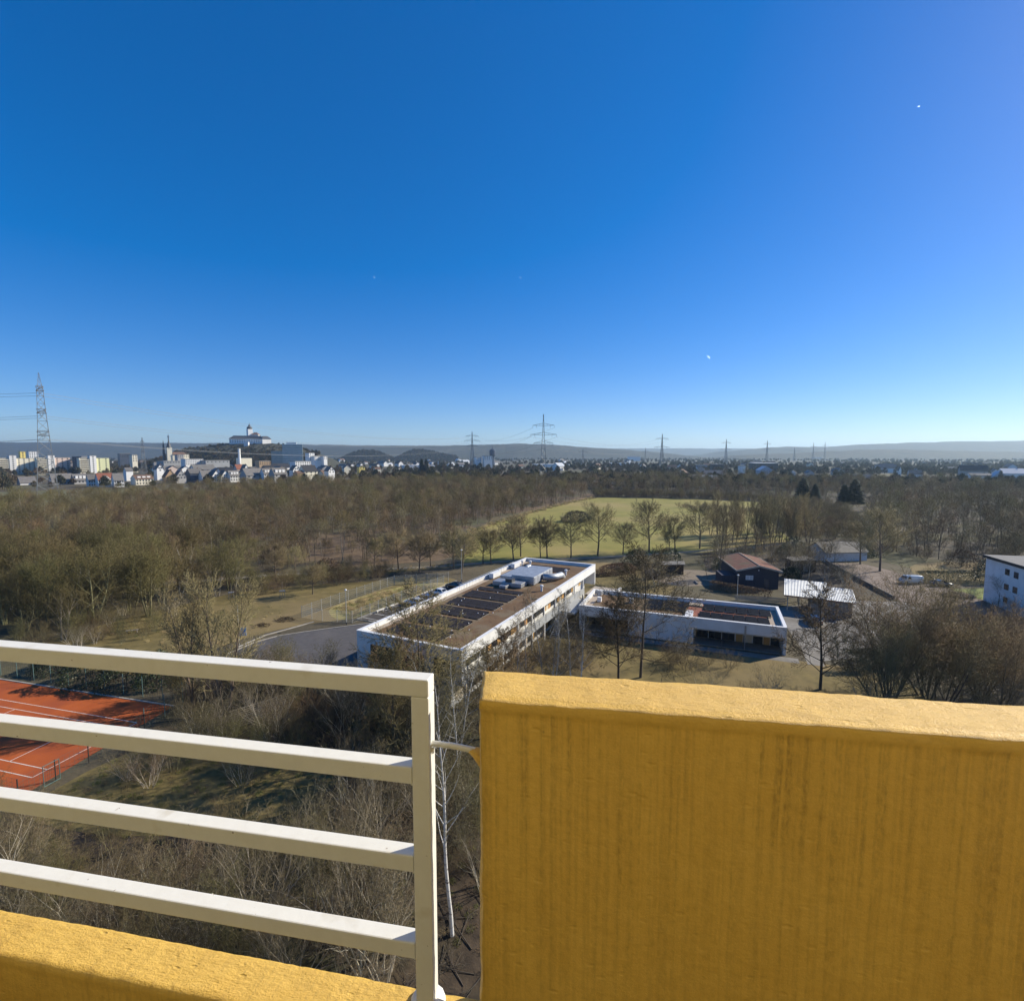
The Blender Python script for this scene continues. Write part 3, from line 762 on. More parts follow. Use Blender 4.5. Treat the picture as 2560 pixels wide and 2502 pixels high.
Q = thing('tin_roofed_shed', 'grey block shed under a pale corrugated metal roof', 'shed', (53.0, 97.4, 0), math.atan2(-4.6, 8.6))
m = MB(); m.box(4.2, 11.0, .1, .3, 0, 2.9); m.box(10.8, 11.0, .3, 6.2, 0, 3.2); m.box(4.2, 11.0, 6.2, 6.4, 0, 3.4); m.build('wall', M_BLOCK, Q)
m = MB()
for x in (.4, 2.3): m.box(x, x + .18, .2, .38, 0, 3.05); m.box(x, x + .18, 7.6, 7.78, 0, 3.9)
m.build('timber_post', M_TIMBERTRIM, Q)
def corrugated(x0, x1, y0, y1, z0, z1, pitch=.26, amp=.045):
    mb = MB(); n = int((x1 - x0) / pitch * 4)
    for k in range(n):
        a = x0 + (x1 - x0) * k / n; b = x0 + (x1 - x0) * (k + 1) / n
        ha = amp * math.sin(k * PI / 2); hb = amp * math.sin((k + 1) * PI / 2)
        mb.quad((a, y0, z0 + ha), (b, y0, z0 + hb), (b, y1, z1 + hb), (a, y1, z1 + ha))
        mb.quad((a, y1, z1 + ha - .012), (b, y1, z1 + hb - .012), (b, y0, z0 + hb - .012), (a, y0, z0 + ha - .012))
    return mb
corrugated(-.2, 7.4, -.5, 9.2, 3.15, 4.25).build('roof', M_CORRUGATED, Q, smooth=True)
corrugated(7.45, 11.6, -.5, 6.9, 3.1, 3.95).build('roof', M_CORRUGATED, Q, smooth=True)
MB().box(-.15, 11.5, -.45, -.32, 2.86, 3.02).build('eaves_beam', pm('red_brown_beam', (.22, .10, .07), rough=.8), Q)

W = thing('white_house', 'white three-storey house with dark roof edge at the right border', 'building', (97.8, 104.1, 0), math.atan2(-11.5, -2.9))
# local x runs along the visible wall towards us, y to the right of it (away from the camera side)
m = MB(); m.profile([(0, 0), (0, 9.0), (26, 9.0), (26, 0)], 0, 12); m.build('wall', M_WALLWHITE, W)
m = MB(); m.box(-.5, 26.5, -.45, 12.5, 9.001, 9.5); m.build('roof_edge', pm('black_fascia', (.022, .021, .022), rough=.6), W)
MB().box(-.4, 26.4, -.35, 12.4, 9.501, 9.56).build('roof', pm('grey_felt_roof', (.17, .165, .16), (.21, .2, .19), .6, .9), W)
for (x0, x1, z0, z1) in ((5.88, 7.06, 6.85, 7.95), (8.33, 9.46, 6.75, 7.85), (5.95, 7.1, 3.95, 5.0), (8.33, 9.48, 3.9, 5.0), (6.0, 7.05, 1.4, 2.4), (13.5, 14.7, 6.8, 7.9), (13.5, 14.7, 3.9, 5.0)):
    MB().box(x0 - .06, x1 + .06, -.004, .001, z0 - .06, z1 + .06).build('window_reveal', M_FRAMEDARK, W)
    window(W, x0, x1, -.005, z0, z1, 2, fmat=pm('frame_brown', (.10, .055, .035), rough=.6))

# small outbuildings
def shed(name, label, cat, loc, rot, w_, d_, h_, roofh, wm, rm, over=.35, mono=False, group=None):
    t = thing(name, label, cat, loc, rot, group)
    m = MB()
    if mono: m.profile([(0, 0), (w_, 0), (w_, h_ + roofh), (0, h_)], 0, d_)
    else: m.profile([(0, 0), (w_, 0), (w_, h_), (w_ / 2, h_ + roofh), (0, h_)], 0, d_)
    m.build('wall', wm, t)
    m = MB()
    if mono:
        s_ = roofh / w_
        m.profile([(-over, h_ - over * s_ + .01), (w_ + over, h_ + roofh + over * s_ + .01), (w_ + over, h_ + roofh + over * s_ + .13), (-over, h_ - over * s_ + .13)], -over, d_ + over)
    else:
        s_ = roofh / (w_ / 2)
        m.profile([(-over, h_ - over * s_ + .01), (w_ / 2 - .001, h_ + roofh + .01), (w_ / 2 - .001, h_ + roofh + .16), (-over, h_ - over * s_ + .16)], -over, d_ + over)
        m.profile([(w_ / 2 + .001, h_ + roofh + .01), (w_ + over, h_ - over * s_ + .01), (w_ + over, h_ - over * s_ + .16), (w_ / 2 + .001, h_ + roofh + .16)], -over, d_ + over)
    m.build('roof', rm, t)
    return t
M_FELT = pm('felt_roof', (.24, .22, .19), (.17, .16, .14), .9, .9)
M_FELTDARK = pm('felt_dark', (.075, .07, .065), (.05, .047, .045), .9, .9)
M_TILEGREY = pm('roof_tile_grey', (.21, .195, .175), (.15, .14, .13), .7, .8, .2, 8, rnd=.15)
t = shed('garden_shed', 'small dark garden shed with a pale flat roof in front of the beech hedge', 'shed', (38.0, 128.3, 0), -.26, 5.4, 3.6, 2.2, .4, M_BROWNBOARD, M_FELT, mono=True)
MB().box(2.2, 3.2, -.03, -.001, .1, 1.95).build('door', M_FELTDARK, t)
t = shed('wooden_shed', 'brown boarded shed with a flat pale roof beyond the metal-roofed shed', 'shed', (72.5, 129.9, 0), -.05, 5.6, 4.5, 2.9, .25, M_BROWNBOARD, M_FELT, mono=True)
MB().box(2.4, 3.6, -.03, -.001, .1, 2.2).build('door', M_TIMBERTRIM, t)
t = shed('cottage', 'low bungalow with wide grey roof and white gable behind the bare tree', 'house', (87.5, 150.5, 0), R(-82), 8.0, 13.0, 2.6, 2.2, M_WALLWHITE, M_TILEGREY)
for y in (2, 6, 9.5): MB().box(-.03, -.001, y, y + 1.2, .9, 2.1).build('window', M_GLASS, t)
for (x, y, a, lab) in ((33.5, 121.5, .4, 'pale play house roof in the trodden garden beside the pavilion'),):
    t = shed('play_hut', lab, 'shed', (x, y, 0), a, 2.6, 2.2, 1.5, .7, M_BROWNBOARD, M_FELT, .25)

# retaining wall along the gravel yard
rw = MB()
P0, P1 = Vector((88.0, 141.5)), Vector((79.6, 104.5))
kerbline(rw, [P0, P0.lerp(P1, .5) + Vector((-.2, 0)), P1], .3, 0, .8)
tag(rw.build('retaining_wall', pm('dark_stone', (.15, .135, .12), (.10, .09, .08), .8, .9, .4, 6)), 'long dark retaining wall along the left edge of the gravel yard', 'wall')

# ------------------------------------------------------------------ cars
M_TYRE = pm('tyre', (.018, .018, .018), rough=.85)
M_RIM = pm('rim', (.45, .46, .47), rough=.35, metal=.8)
M_CARGLASS = pm('car_glass', (.012, .014, .017), rough=.05, spec=.8)
M_LAMP = pm('lamp_glass', (.75, .76, .78), rough=.1)
M_TAIL = pm('tail_lamp', (.30, .012, .01), rough=.2)
def paint(name, c): return pm(name, c, rough=.28, coat=1.0, spec=.5)
def loft(sections):
    """sections: (x, [(y,z)...]) rings along the car"""
    mb = MB(); n = len(sections[0][1])
    for x, ring in sections:
        for y, z in ring: mb.v.append((x, y, z))
    for k in range(len(sections) - 1):
        for q in range(n):
            q2 = (q + 1) % n
            mb.f.append((k * n + q, (k + 1) * n + q, (k + 1) * n + q2, k * n + q2))
    mb.f.append(tuple(range(n))); mb.f.append(tuple(reversed([(len(sections) - 1) * n + q for q in range(n)])))
    return mb
def ring(hw, zb, zt, r=.10):
    return [(-hw + r, zb), (hw - r, zb), (hw, zb + r), (hw + .0, (zb + zt) / 2), (hw - .03, zt - r), (hw - r - .03, zt), (-hw + r + .03, zt), (-hw + .03, zt - r), (-hw, (zb + zt) / 2), (-hw, zb + r)]
def gring(hb, ht, zb, zt, r=.06):
    return [(-hb, zb), (hb, zb), (ht + .01, zt - r), (ht - r, zt), (-ht + r, zt), (-ht - .01, zt - r)]
def car(name, label, cat, loc, rot, col, kind='saloon', group=None):
    t = thing(name, label, cat, loc, rot, group)
    if kind == 'van':
        L_, hw = 4.9, .92
        body = [(-2.45, ring(.86, .35, 1.0)), (-2.40, ring(.90, .28, 1.85)), (-2.2, ring(.92, .25, 1.93, .14)), (.9, ring(.92, .25, 1.95, .14)), (1.35, ring(.92, .25, 1.80, .14)), (1.75, ring(.91, .25, 1.25)), (2.3, ring(.88, .27, 1.02)), (2.45, ring(.80, .34, .8))]
        gh = None; wx = (-1.55, 1.55); wr = .33
    else:
        L_, hw = 4.4, .88
        tall = .12 if kind == 'suv' else 0
        body = [(-2.2, ring(.78, .42, .80)), (-2.12, ring(.85, .30, .95 + tall)), (-1.6, ring(.88, .24, 1.0 + tall)), (.6, ring(.88, .22, .96 + tall)), (1.3, ring(.87, .23, .92 + tall)), (1.95, ring(.82, .26, .80 + tall)), (2.18, ring(.72, .36, .66))]
        rear = -1.95 if kind != 'saloon' else -1.75
        gh = [(rear, gring(.74, .68, .93 + tall, .98 + tall)), (rear + .55, gring(.80, .64, .93 + tall, 1.36 + tall)), (-.3, gring(.80, .66, .93 + tall, 1.44 + tall)), (.35, gring(.79, .62, .93 + tall, 1.38 + tall)), (1.15, gring(.74, .70, .90 + tall, .95 + tall))]
        wx = (-1.35, 1.35); wr = .32
    p = paint(name + '_paint', col)
    loft(body).build('body', p, t, True, bevel=0)
    if gh:
        loft(gh).build('glasshouse', M_CARGLASS, t)
        z = 1.36 + tall
        rf = loft([(rear + .52, [(-.62, z - .02), (.62, z - .02), (.60, z + .03), (-.60, z + .03)]), (-.3, [(-.645, z + .055), (.645, z + .055), (.62, z + .115), (-.62, z + .115)]), (.38, [(-.61, z), (.61, z), (.59, z + .05), (-.59, z + .05)])])
        rf.build('roof', p, t)
        pl = MB()
        for s_ in (-1, 1):
            pl.tube([(1.12, s_ * .73, .95 + tall), (.36, s_ * .63, 1.36 + tall)], .035, 4); pl.tube([(-.35, s_ * .80, .96 + tall), (-.35, s_ * .665, 1.40 + tall)], .04, 4); pl.tube([(rear + .05, s_ * .75, .96 + tall), (rear + .55, s_ * .65, 1.36 + tall)], .06, 4)
        pl.build('pillars', p, t)
    else:
        MB().quad((1.36, -.72, 1.74), (1.73, -.76, 1.28), (1.73, .76, 1.28), (1.36, .72, 1.74)).build('windscreen', M_CARGLASS, t, loc=(.025, 0, .02))
        for s_ in (-1, 1):
            MB().box(.55, 1.3, s_ * .925 - .004, s_ * .925 + .004, 1.22, 1.66).build('side_window', M_CARGLASS, t)
        MB().box(-2.43, -2.41, -.6, .6, 1.25, 1.68).build('rear_window', M_CARGLASS, t)
    for x in wx:
        for s_ in (-1, 1):
            ty = MB().tube([(x, s_ * (hw - .20), wr), (x, s_ * (hw + .005), wr)], wr, 14).build('wheel', M_TYRE, t)
            MB().tube([(x, s_ * (hw + .006), wr), (x, s_ * (hw + .018), wr)], wr * .62, 10).build('rim', M_RIM, ty)
    fx = body[-1][0] - .12; zz = .68 if kind != 'van' else .85
    for s_ in (-1, 1):
        MB().box(fx, fx + .10, s_ * .58 - .14, s_ * .58 + .14, zz - .06, zz + .08).build('headlight', M_LAMP, t)
        MB().box(body[0][0] - .012, body[0][0] + .10, s_ * .64 - .10, s_ * .64 + .10, .78, .95).build('tail_light', M_TAIL, t)
        if kind != 'van': MB().box(.85, 1.0, s_ * .93 - .09, s_ * .93 + .09, .95 + tall, 1.07 + tall).build('wing_mirror', p, t)
    return t
PA = math.atan2(.474, -.8805)        # nose towards the fence
G_ = 'cars parked in the bays beside the school'
car('parked_car', 'white hatchback nearest in the parking row, in front of the blue car', 'car', (-19.6, 100.9, .034), PA, (.72, .73, .74), 'hatch', G_)
car('parked_car', 'blue car between two white cars in the parking row', 'car', (-18.2, 103.5, .034), PA, (.06, .10, .24), 'hatch', G_)
car('parked_car', 'white saloon third in the row, beyond the blue car', 'car', (-15.9, 108.3, .034), PA, (.76, .77, .78), 'saloon', G_)
car('parked_car', 'black car farthest in the row by the end of the fence', 'car', (-13.0, 114.0, .034), PA, (.014, .014, .016), 'saloon', G_)
car('delivery_van', 'white van parked by the hedge in the gravel yard', 'van', (93.6, 118.2, .034), R(2) + PI, (.62, .65, .62), 'van')
car('parked_car', 'dark grey car nose to the right beside the white van', 'car', (98.6, 115.6, .034), R(-8), (.035, .037, .04), 'saloon')
car('parked_car', 'black off-road car on the pale paving by the tin-roofed shed', 'car', (54.0, 89.6, .034), R(80), (.014, .014, .016), 'suv')

# ------------------------------------------------------------------ fences, lamp posts, signs
M_POST = pm('fence_post', (.50, .50, .47), (.42, .42, .39), 3, .6, metal=.2)
M_WIRE = pm('fence_wire', (.46, .47, .42), rough=.5, metal=.2)
M_GREENPOST = pm('green_post', (.10, .17, .16), rough=.5)
M_DARKPOST = pm('dark_post', (.045, .04, .035), rough=.6)
M_GREENWIRE = pm('green_wire', (.06, .09, .07), rough=.6)
def mesh_panel(l, h, step, r):
    mb = MB(); n = int(l / step)
    for k in range(1, n): mb.tube([(l * k / n, 0, .03), (l * k / n, 0, h)], r, 3, False)
    for k in range(int(h / .4) + 1): mb.tube([(0, 0, .05 + k * .4), (l, 0, .05 + k * .4)], r, 3, False)
    return mb
def fence(name, label, pts, h, step, pm_, wm_, wire_r=.016, wire_step=.17, post_r=.05, tops=None):
    t = thing(name, label, 'fence', (pts[0][0], pts[0][1], 0))
    o = Vector(pts[0])
    pmesh = MB().tube([(0, 0, 0), (0, 0, h + .06)], post_r, 6).mesh('post', pm_)
    pan = mesh_panel(step, h, wire_step, wire_r).mesh('mesh_panel', wm_)
    for a, b in zip(pts, pts[1:]):
        a = Vector(a); b = Vector(b); n = max(1, round((b - a).length / step)); d = (b - a) / n
        ang = math.atan2(d.y, d.x)
        for k in range(n + (1 if b == Vector(pts[-1]) else 0)):
            q = a + d * k - o
            inst(pmesh, 'post', t, (q.x, q.y, 0))
        for k in range(n):
            q = a + d * k - o
            inst(pan, 'mesh_panel', t, (q.x, q.y, 0), ang, (d.length / step, 1, 1))
    return t
fence('mesh_fence', 'tall grey mesh fence along the parking bays', [(-39, 92.7), (-34.4, 90.6), (-28.7, 89.7), (-22.8, 103.3), (-15.9, 117.2)], 2.2, 2.5, M_POST, M_WIRE)
fence('mesh_fence', 'tall grey mesh fence at the wood side of the rough grass basin', [(-39, 92.7), (-35.0, 101.7), (-27.3, 116.8), (-15.2, 120.1)], 2.2, 2.5, M_POST, M_WIRE)
fence('court_fence', 'green post and wire fence behind the clay court', [cp(30, 15.2), cp(-1.0, 15.2), cp(-2.6, 9)], 2.6, 3.0, M_GREENPOST, M_GREENWIRE, .009, .35)
fence('court_fence', 'dark post and wire fence on the near side of the clay court', [cp(-2.6, 9), cp(-2.7, -2.7), cp(1.6, -2.75), cp(30, -2.75)], 2.0, 3.1, M_DARKPOST, M_GREENWIRE, .008, .4)
gt = thing('court_gate', 'small framed gate in the near fence of the clay court', 'gate', (-42.36, 43.9, 0), math.atan2(1.24, .35))
m = MB(); 
for a in (((0, 0, .05), (0, 0, 2.0)), ((1.3, 0, .05), (1.3, 0, 2.0)), ((0, 0, 2.0), (1.3, 0, 2.0)), ((0, 0, .1), (1.3, 0, .1))): m.tube(a, .035, 6)
m.build('gate_frame', M_GREENPOST, gt)
mesh_panel(1.3, 1.95, .16, .006).build('gate_mesh', M_GREENWIRE, gt)

def lamp_post(label, x, y, h, hooked=True):
    t = thing('lamp_post', label, 'street lamp', (x, y, 0), 0, 'street lamps')
    MB().tube([(0, 0, 0), (0, 0, 1.2), (0, 0, h)], [.085, .07, .045], 8).build('pole', M_POST, t)
    MB().lathe([(.10, 0), (.10, .5)], 0, 0, 8).build('base', M_DARKMETAL, t)
    m = MB(); m.lathe([(.05, h), (.24, h + .05), (.24, h + .16), (.06, h + .26)], 0, 0, 10); m.build('lamp_head', M_COPING, t, True)
lamp_post('street lamp beside the black car at the end of the parking row', -12.0, 120.0, 7.5)
lamp_post('street lamp between the pavilion and the dark clubhouse', 46.8, 104.2, 5.2)
lamp_post('street lamp beside the black off-road car on the paving', 55.0, 88.7, 7.5)
lamp_post('street lamp rising from the grass in front of the parking bays', -29.4, 88.7, 6.2)
sg = thing('banner_sign', 'white banner with a blue emblem on a tall pole by the road bend', 'sign', (-43.0, 78.4, 0), .15)
MB().tube([(0, 0, 0), (0, 0, 6.6)], [.06, .035], 8).build('pole', M_POST, sg)
MB().box(.08, 1.15, -.015, .015, 1.7, 3.0).build('banner', M_COPING, sg)
m = MB(); m.quad((.35, -.019, 2.1), (.75, -.019, 2.1), (.95, -.019, 2.62), (.6, -.019, 2.5)); m.quad((.3, -.019, 1.92), (.9, -.019, 1.92), (.9, -.019, 2.0), (.3, -.019, 2.0))
m.build('emblem', pm('emblem_blue', (.08, .16, .35), rough=.6), sg)
def stake(label, x, y, h=1.7):
    t = thing('tree_stake', label, 'tree stake', (x, y, 0), .3, 'staked saplings with white wraps')
    for q in (-.45, .45): MB().tube([(q, 0, 0), (q, 0, h)], .05, 6).build('post', M_TIMBERTRIM, t)
    MB().box(-.55, .55, -.05, .05, h - .25, h - .08).build('cross_bar', M_COPING, t)
    MB().tube([(0, 0, 0), (.02, 0, h + 1.8)], [.04, .015], 6).build('sapling', M_TIMBERTRIM, t)
stake('white tied sapling stake at the edge of the dry grass, left of two', -58.6, 104.7)
stake('white tied sapling stake at the edge of the dry grass, right of two', -48.5, 106.0)
bn = thing('bench', 'small pale bench frame on the grass above the railing', 'bench', (-64.5, 84.6, 0), .4)
MB().box(-.9, .9, -.2, .2, .42, .48).build('seat', M_TIMBERTRIM, bn)
for q in (-.7, .7): MB().box(q - .04, q + .04, -.15, .15, 0, .419).build('leg', M_TIMBERTRIM, bn)
# picket fence in front of the beech hedge
pk = thing('picket_fence', 'pale picket fence in front of the brown hedge at the clubhouse', 'fence', (46.2, 103.8, 0), math.atan2(-2.2, 8.8))
pkm = MB().box(-.05, .05, -.02, .02, .05, 1.25).mesh('picket', M_TIMBERTRIM)
for k in range(48): inst(pkm, 'picket', pk, (k * .2, 0, 0))
MB().box(-.05, 9.5, .021, .05, .35, .45).build('rail', M_TIMBERTRIM, pk); MB().box(-.05, 9.5, .021, .05, .95, 1.05).build('rail', M_TIMBERTRIM, pk)
for k, (x, y, lab) in enumerate(((38.5, 121, 'pale log at the left of the trodden play garden'), (43.5, 118.5, 'pale log in the middle of the play garden'), (47.0, 120.5, 'pale log near the clubhouse annex'))):
    o = MB().tube([(-1.3, 0, .18), (1.3, .2, .18)], [.2, .17], 8).build('log', M_TIMBERTRIM, None, loc=(x, y, .03), rot=.4 + k)
    tag(o, lab, 'log')
pl = MB()
kerbline(pl, [(18.4, 87.6), (22.2, 86.2)], .2, 0, .3); kerbline(pl, [(17.6, 84.6), (22.5, 82.9), (23, 84.3)], .2, 0, .3)
pl.build('planter_edge', M_KERB)['kind'] = 'structure'

sf = thing('slatted_fence', 'grey slatted timber fence stepping down the bank below the road', 'fence', (-30.5, 53.5, 0), .75)
slm = MB().box(0, 7.5, 0, .04, 0, .11).mesh('slat', pm('weathered_slat', (.30, .27, .22), (.22, .20, .165), 2, .85, stretch=(.3, 3, 3)))
for k in range(9): inst(slm, 'slat', sf, (0, k * .16, .25 + k * .17))
for x in (.2, 2.5, 5.0, 7.2): MB().tube([(x, -.05, 0), (x, 1.35, 1.75)], .05, 4).build('post', M_TIMBERTRIM, sf)
# ------------------------------------------------------------------ vegetation
def bark(name, c1, c2, rnd=.25, scale=2.0):
    return pm(name, c1, c2, scale, .9, .3, 14, rnd=rnd, stretch=(1, 1, .25))
B_BROWN = bark('bark_brown', (.115, .088, .062), (.185, .145, .105))
B_GREY = bark('bark_grey', (.20, .175, .13), (.33, .29, .22))
B_DARK = bark('bark_dark', (.055, .045, .034), (.10, .082, .062))
B_OLIVE = bark('bark_olive', (.135, .125, .062), (.22, .20, .105))
B_BIRCH = pm('bark_birch', (.62, .60, .56), (.12, .10, .085), 2.2, .8, .2, 10, stretch=(1, 1, 2.6), contrast=(.54, .66), rnd=.1)
T_BROWN = pm('twigs_brown', (.135, .096, .044), rough=.85, rnd=.42)
T_TAN = pm('twigs_tan', (.180, .132, .060), rough=.85, rnd=.35)
T_OLIVE = pm('twigs_olive', (.125, .104, .038), rough=.85, rnd=.38)
T_GREY = pm('twigs_grey', (.155, .126, .070), rough=.85, rnd=.35)
T_DARK = pm('twigs_dark', (.095, .072, .05), rough=.85, rnd=.3)
T_PALE = pm('twigs_pale', (.165, .128, .070), rough=.8, rnd=.35)
T_VASE = pm('twigs_red_brown', (.225, .162, .074), rough=.85, rnd=.3)
T_AVE = pm('twigs_avenue', (.225, .180, .085), rough=.85, rnd=.25)
N_FIR = pm('needles_dark', (.018, .030, .017), (.032, .050, .026), 3, .8, rnd=.25)
L_IVY = pm('leaves_evergreen', (.024, .038, .014), (.05, .072, .026), 4, .45, rnd=.3)
L_BEECH = pm('leaves_beech_brown', (.14, .078, .042), (.21, .125, .068), 3, .8, rnd=.2)
L_STRAW = pm('dry_straw', (.46, .355, .19), (.36, .29, .13), 3, .85, rnd=.25)
L_GRASS = pm('tuft_green', (.12, .14, .035), (.19, .19, .06), 3, .85, rnd=.3)

class Tubes:
    def __init__(s): s.v = []; s.f = []
    def add(s, pts, rad, sides):
        n = len(pts); i0 = len(s.v)
        d = pts[-1] - pts[0]
        a = d.cross(Vector((.13, .31, .94)) if abs(d.z) < .8 * d.length else Vector((1, .2, .1)))
        a.normalize(); b = d.cross(a); b.normalize()
        cs_ = [(math.cos(2 * PI * q / sides), math.sin(2 * PI * q / sides)) for q in range(sides)]
        V = s.v; Fc = s.f
        for k in range(n - 1):
            p = pts[k]; r = rad[k]
            for c, sn in cs_:
                V.append((p.x + r * (a.x * c + b.x * sn), p.y + r * (a.y * c + b.y * sn), p.z + r * (a.z * c + b.z * sn)))
        V.append(tuple(pts[-1])); tip = len(V) - 1
        for k in range(n - 2):
            for q in range(sides):
                q2 = (q + 1) % sides; o = i0 + k * sides
                Fc.append((o + q, o + q2, o + sides + q2, o + sides + q))
        o = i0 + (n - 2) * sides
        for q in range(sides): Fc.append((o + q, o + (q + 1) % sides, tip))

def gen_tree(seed, length, r0, levels, RMIN=.012, stems=1, lean=.03, spread=.1, segs=7, wig=.07, trop=.02, trunk_levels=2, sides=(7, 4, 3, 3, 3, 3)):
    """levels: (n, start, angle_deg, ratio, segs, wiggle, tropism, radius_ratio, taper_shape)"""
    rg = random.Random(seed); U = rg.uniform
    tr, cr = Tubes(), Tubes()
    def rv(w_): return Vector((U(-w_, w_), U(-w_, w_), U(-w_, w_)))
    def grow(p, d, L, r, lev):
        if lev == 0: n, wg, tp = segs, wig, trop
        else: _, _, _, _, n, wg, tp, _, _ = levels[lev - 1]
        pts = [p]; rad = [r]; dirs = [d]
        for i in range(n):
            d = d + rv(wg); d.z += tp; d.normalize()
            p = p + d * (L / n); pts.append(p); dirs.append(d); rad.append(max(RMIN, r * (1 - .86 * (i + 1) / n)))
        (tr if lev < trunk_levels else cr).add(pts, rad, sides[min(lev, len(sides) - 1)])
        if lev < len(levels):
            cn, st, ang, ratio, *_r, rr_, shp = levels[lev]
            az = U(0, 6.28)
            for j in range(cn):
                t = st + (1 - st) * (j + U(.1, .9)) / cn
                x = t * n; i = min(int(x), n - 1); fx = x - i
                q = pts[i].lerp(pts[i + 1], fx); dd = dirs[min(i + 1, n)]
                az += 2.4 + U(-.5, .5)
                s1 = dd.cross(Vector((0, 0, 1)) if abs(dd.z) < .95 else Vector((1, 0, 0))); s1.normalize()
                s2 = dd.cross(s1)
                an = R(ang) * (1.2 - .5 * t) + U(-.15, .15)
                nd = dd * math.cos(an) + (s1 * math.cos(az) + s2 * math.sin(az)) * math.sin(an)
                rel = (t - st) / (1 - st)
                k_ = {'round': .62 + .75 * math.sin(PI * min(1, .18 + rel * .75)) - .55 * rel, 'cone': 1.1 - .8 * rel, 'flat': 1.0 - .25 * rel, 'vase': .55 + .55 * rel}[shp]
                cl = L * ratio * k_ * U(.8, 1.15)
                rb = (rad[i] * (1 - fx) + rad[i + 1] * fx) * rr_
                grow(q, nd, cl, max(RMIN * 1.4, rb), lev + 1)
    for s_ in range(stems):
        a = 6.28 * s_ / max(1, stems) + U(-.4, .4)
        off = spread * math.sqrt(rg.random()) if stems > 1 else 0
        ln = lean * U(.5, 1.3)
        d = Vector((math.cos(a) * ln, math.sin(a) * ln, 1)).normalized()
        grow(Vector((math.cos(a) * off, math.sin(a) * off, -.06)), d, length * U(.85, 1.05), r0 * U(.8, 1.1), 0)
    return tr, cr

def tmesh(tb, name, mats, smooth=True):
    me = bpy.data.meshes.new(name); me.from_pydata(tb.v, [], tb.f)
    for m_ in mats: me.materials.append(m_)
    if smooth: me.polygons.foreach_set('use_smooth', [True] * len(me.polygons))
    return me
def joined(tr, cr, name, mt, mc):
    me = bpy.data.meshes.new(name); n = len(tr.v)
    me.from_pydata(tr.v + cr.v, [], tr.f + [tuple(i + n for i in f) for f in cr.f])
    me.materials.append(mt); me.materials.append(mc)
    me.polygons.foreach_set('material_index', [0] * len(tr.f) + [1] * len(cr.f))
    me.polygons.foreach_set('use_smooth', [True] * len(me.polygons))
    return me

def lv(n, st, an, ra, sg=2, wg=.12, tp=.03, rr_=.55, shp='flat'): return (n, st, an, ra, sg, wg, tp, rr_, shp)
AVENUE = [gen_tree(100 + k, 9.6 + .3 * k, .21, [lv(20, .27, 58, .46, 4, .09, .07, .48, 'round'), lv(10, .22, 40, .46, 3, .13, .05, .52), lv(8, .15, 38, .48, 2, .15, .03, .6), lv(5, .15, 38, .6, 1, .1, .02, .7)], RMIN=.0145) for k in range(3)]
WOODT = [gen_tree(200 + k, (10, 11.5, 9, 12.5, 10.5)[k], (.12, .14, .11, .15, .13)[k], [lv(11, (.3, .42, .25, .5, .35)[k], 40, .37, 3, .15, .08, .62, 'round'), lv(6, .2, 42, .5, 2, .18, .04, .66), lv(5, .15, 42, .52, 2, .22, .02, .68), lv(3, .2, 38, .55, 1, .1, 0, .7)], lean=.12, wig=.10, RMIN=.016) for k in range(5)]
OLIVET = [gen_tree(300 + k, 9.0, .17, [lv(12, .18, 42, .46, 3, .14, .10, .52, 'round'), lv(8, .2, 38, .5, 3, .18, .06, .6), lv(6, .15, 38, .5, 2, .2, .03, .64), lv(3, .15, 38, .55, 1, .1, 0, .7)], stems=2 if k else 3, lean=.22, spread=.4, wig=.13, RMIN=.0125) for k in range(3)]
BIGT = [gen_tree(400 + k, (15.5, 12.5)[k], .19, [lv(24, .14, (66, 54)[k], (.46, .40)[k], 4, .12, .05, .42, 'cone'), lv(9, .2, 44, .48, 3, .16, .02, .55), lv(8, .15, 42, .46, 2, .18, 0, .62), lv(5, .15, 42, .6, 1, .1, -.02, .7)], lean=.04, wig=.05, RMIN=.0155) for k in range(2)]
VASE = [gen_tree(500 + k, 10.5, .11, [lv(13, .15, 38, .46, 4, .12, .06, .5, 'flat'), lv(8, .2, 40, .48, 3, .15, .03, .55), lv(6, .15, 40, .48, 2, .18, .01, .62), lv(4, .15, 40, .55, 1, .1, 0, .7)], stems=6, lean=.42, spread=.6, wig=.07, RMIN=.010) for k in range(2)]
BIRCHT = [gen_tree(600 + k, (17.5, 15, 14)[k], (.13, .11, .10)[k], [lv(26, (.34, .25, .2)[k], 44, .20, 4, .10, .06, .40, 'cone'), lv(8, .2, 42, .46, 3, .16, -.04, .5), lv(7, .15, 45, .50, 2, .16, -.12, .6), lv(3, .2, 40, .6, 1, .1, -.2, .7)], stems=(1, 2, 3)[k], lean=(.035, .12, .2)[k], spread=.5, segs=11, wig=.055, RMIN=.006) for k in range(3)]
SHRUBT = [gen_tree(700 + k, (3.6, 4.4, 3.0, 5.2)[k], (.036, .044, .030, .052)[k], [lv(7, .22, 36, .50, 5, .20, .03, .6, 'flat'), lv(6, .2, 42, .46, 3, .22, 0, .62), lv(4, .2, 42, .5, 2, .24, -.02, .65), lv(2, .2, 40, .55, 1, .1, 0, .7)], stems=(11, 8, 12, 7)[k], lean=(.5, .35, .7, .3)[k], spread=.55, segs=6, wig=.16, RMIN=.0045, sides=(5, 3, 3, 3, 3)) for k in range(4)]
POPLAR = [gen_tree(800 + k, 13.5, .15, [lv(16, .12, 26, .30, 3, .10, .12, .5, 'flat'), lv(7, .2, 30, .5, 3, .14, .08, .58), lv(6, .15, 34, .48, 2, .16, .04, .62), lv(3, .15, 34, .55, 1, .1, .02, .7)], stems=1 + k, lean=.12, spread=.5, RMIN=.017) for k in range(2)]

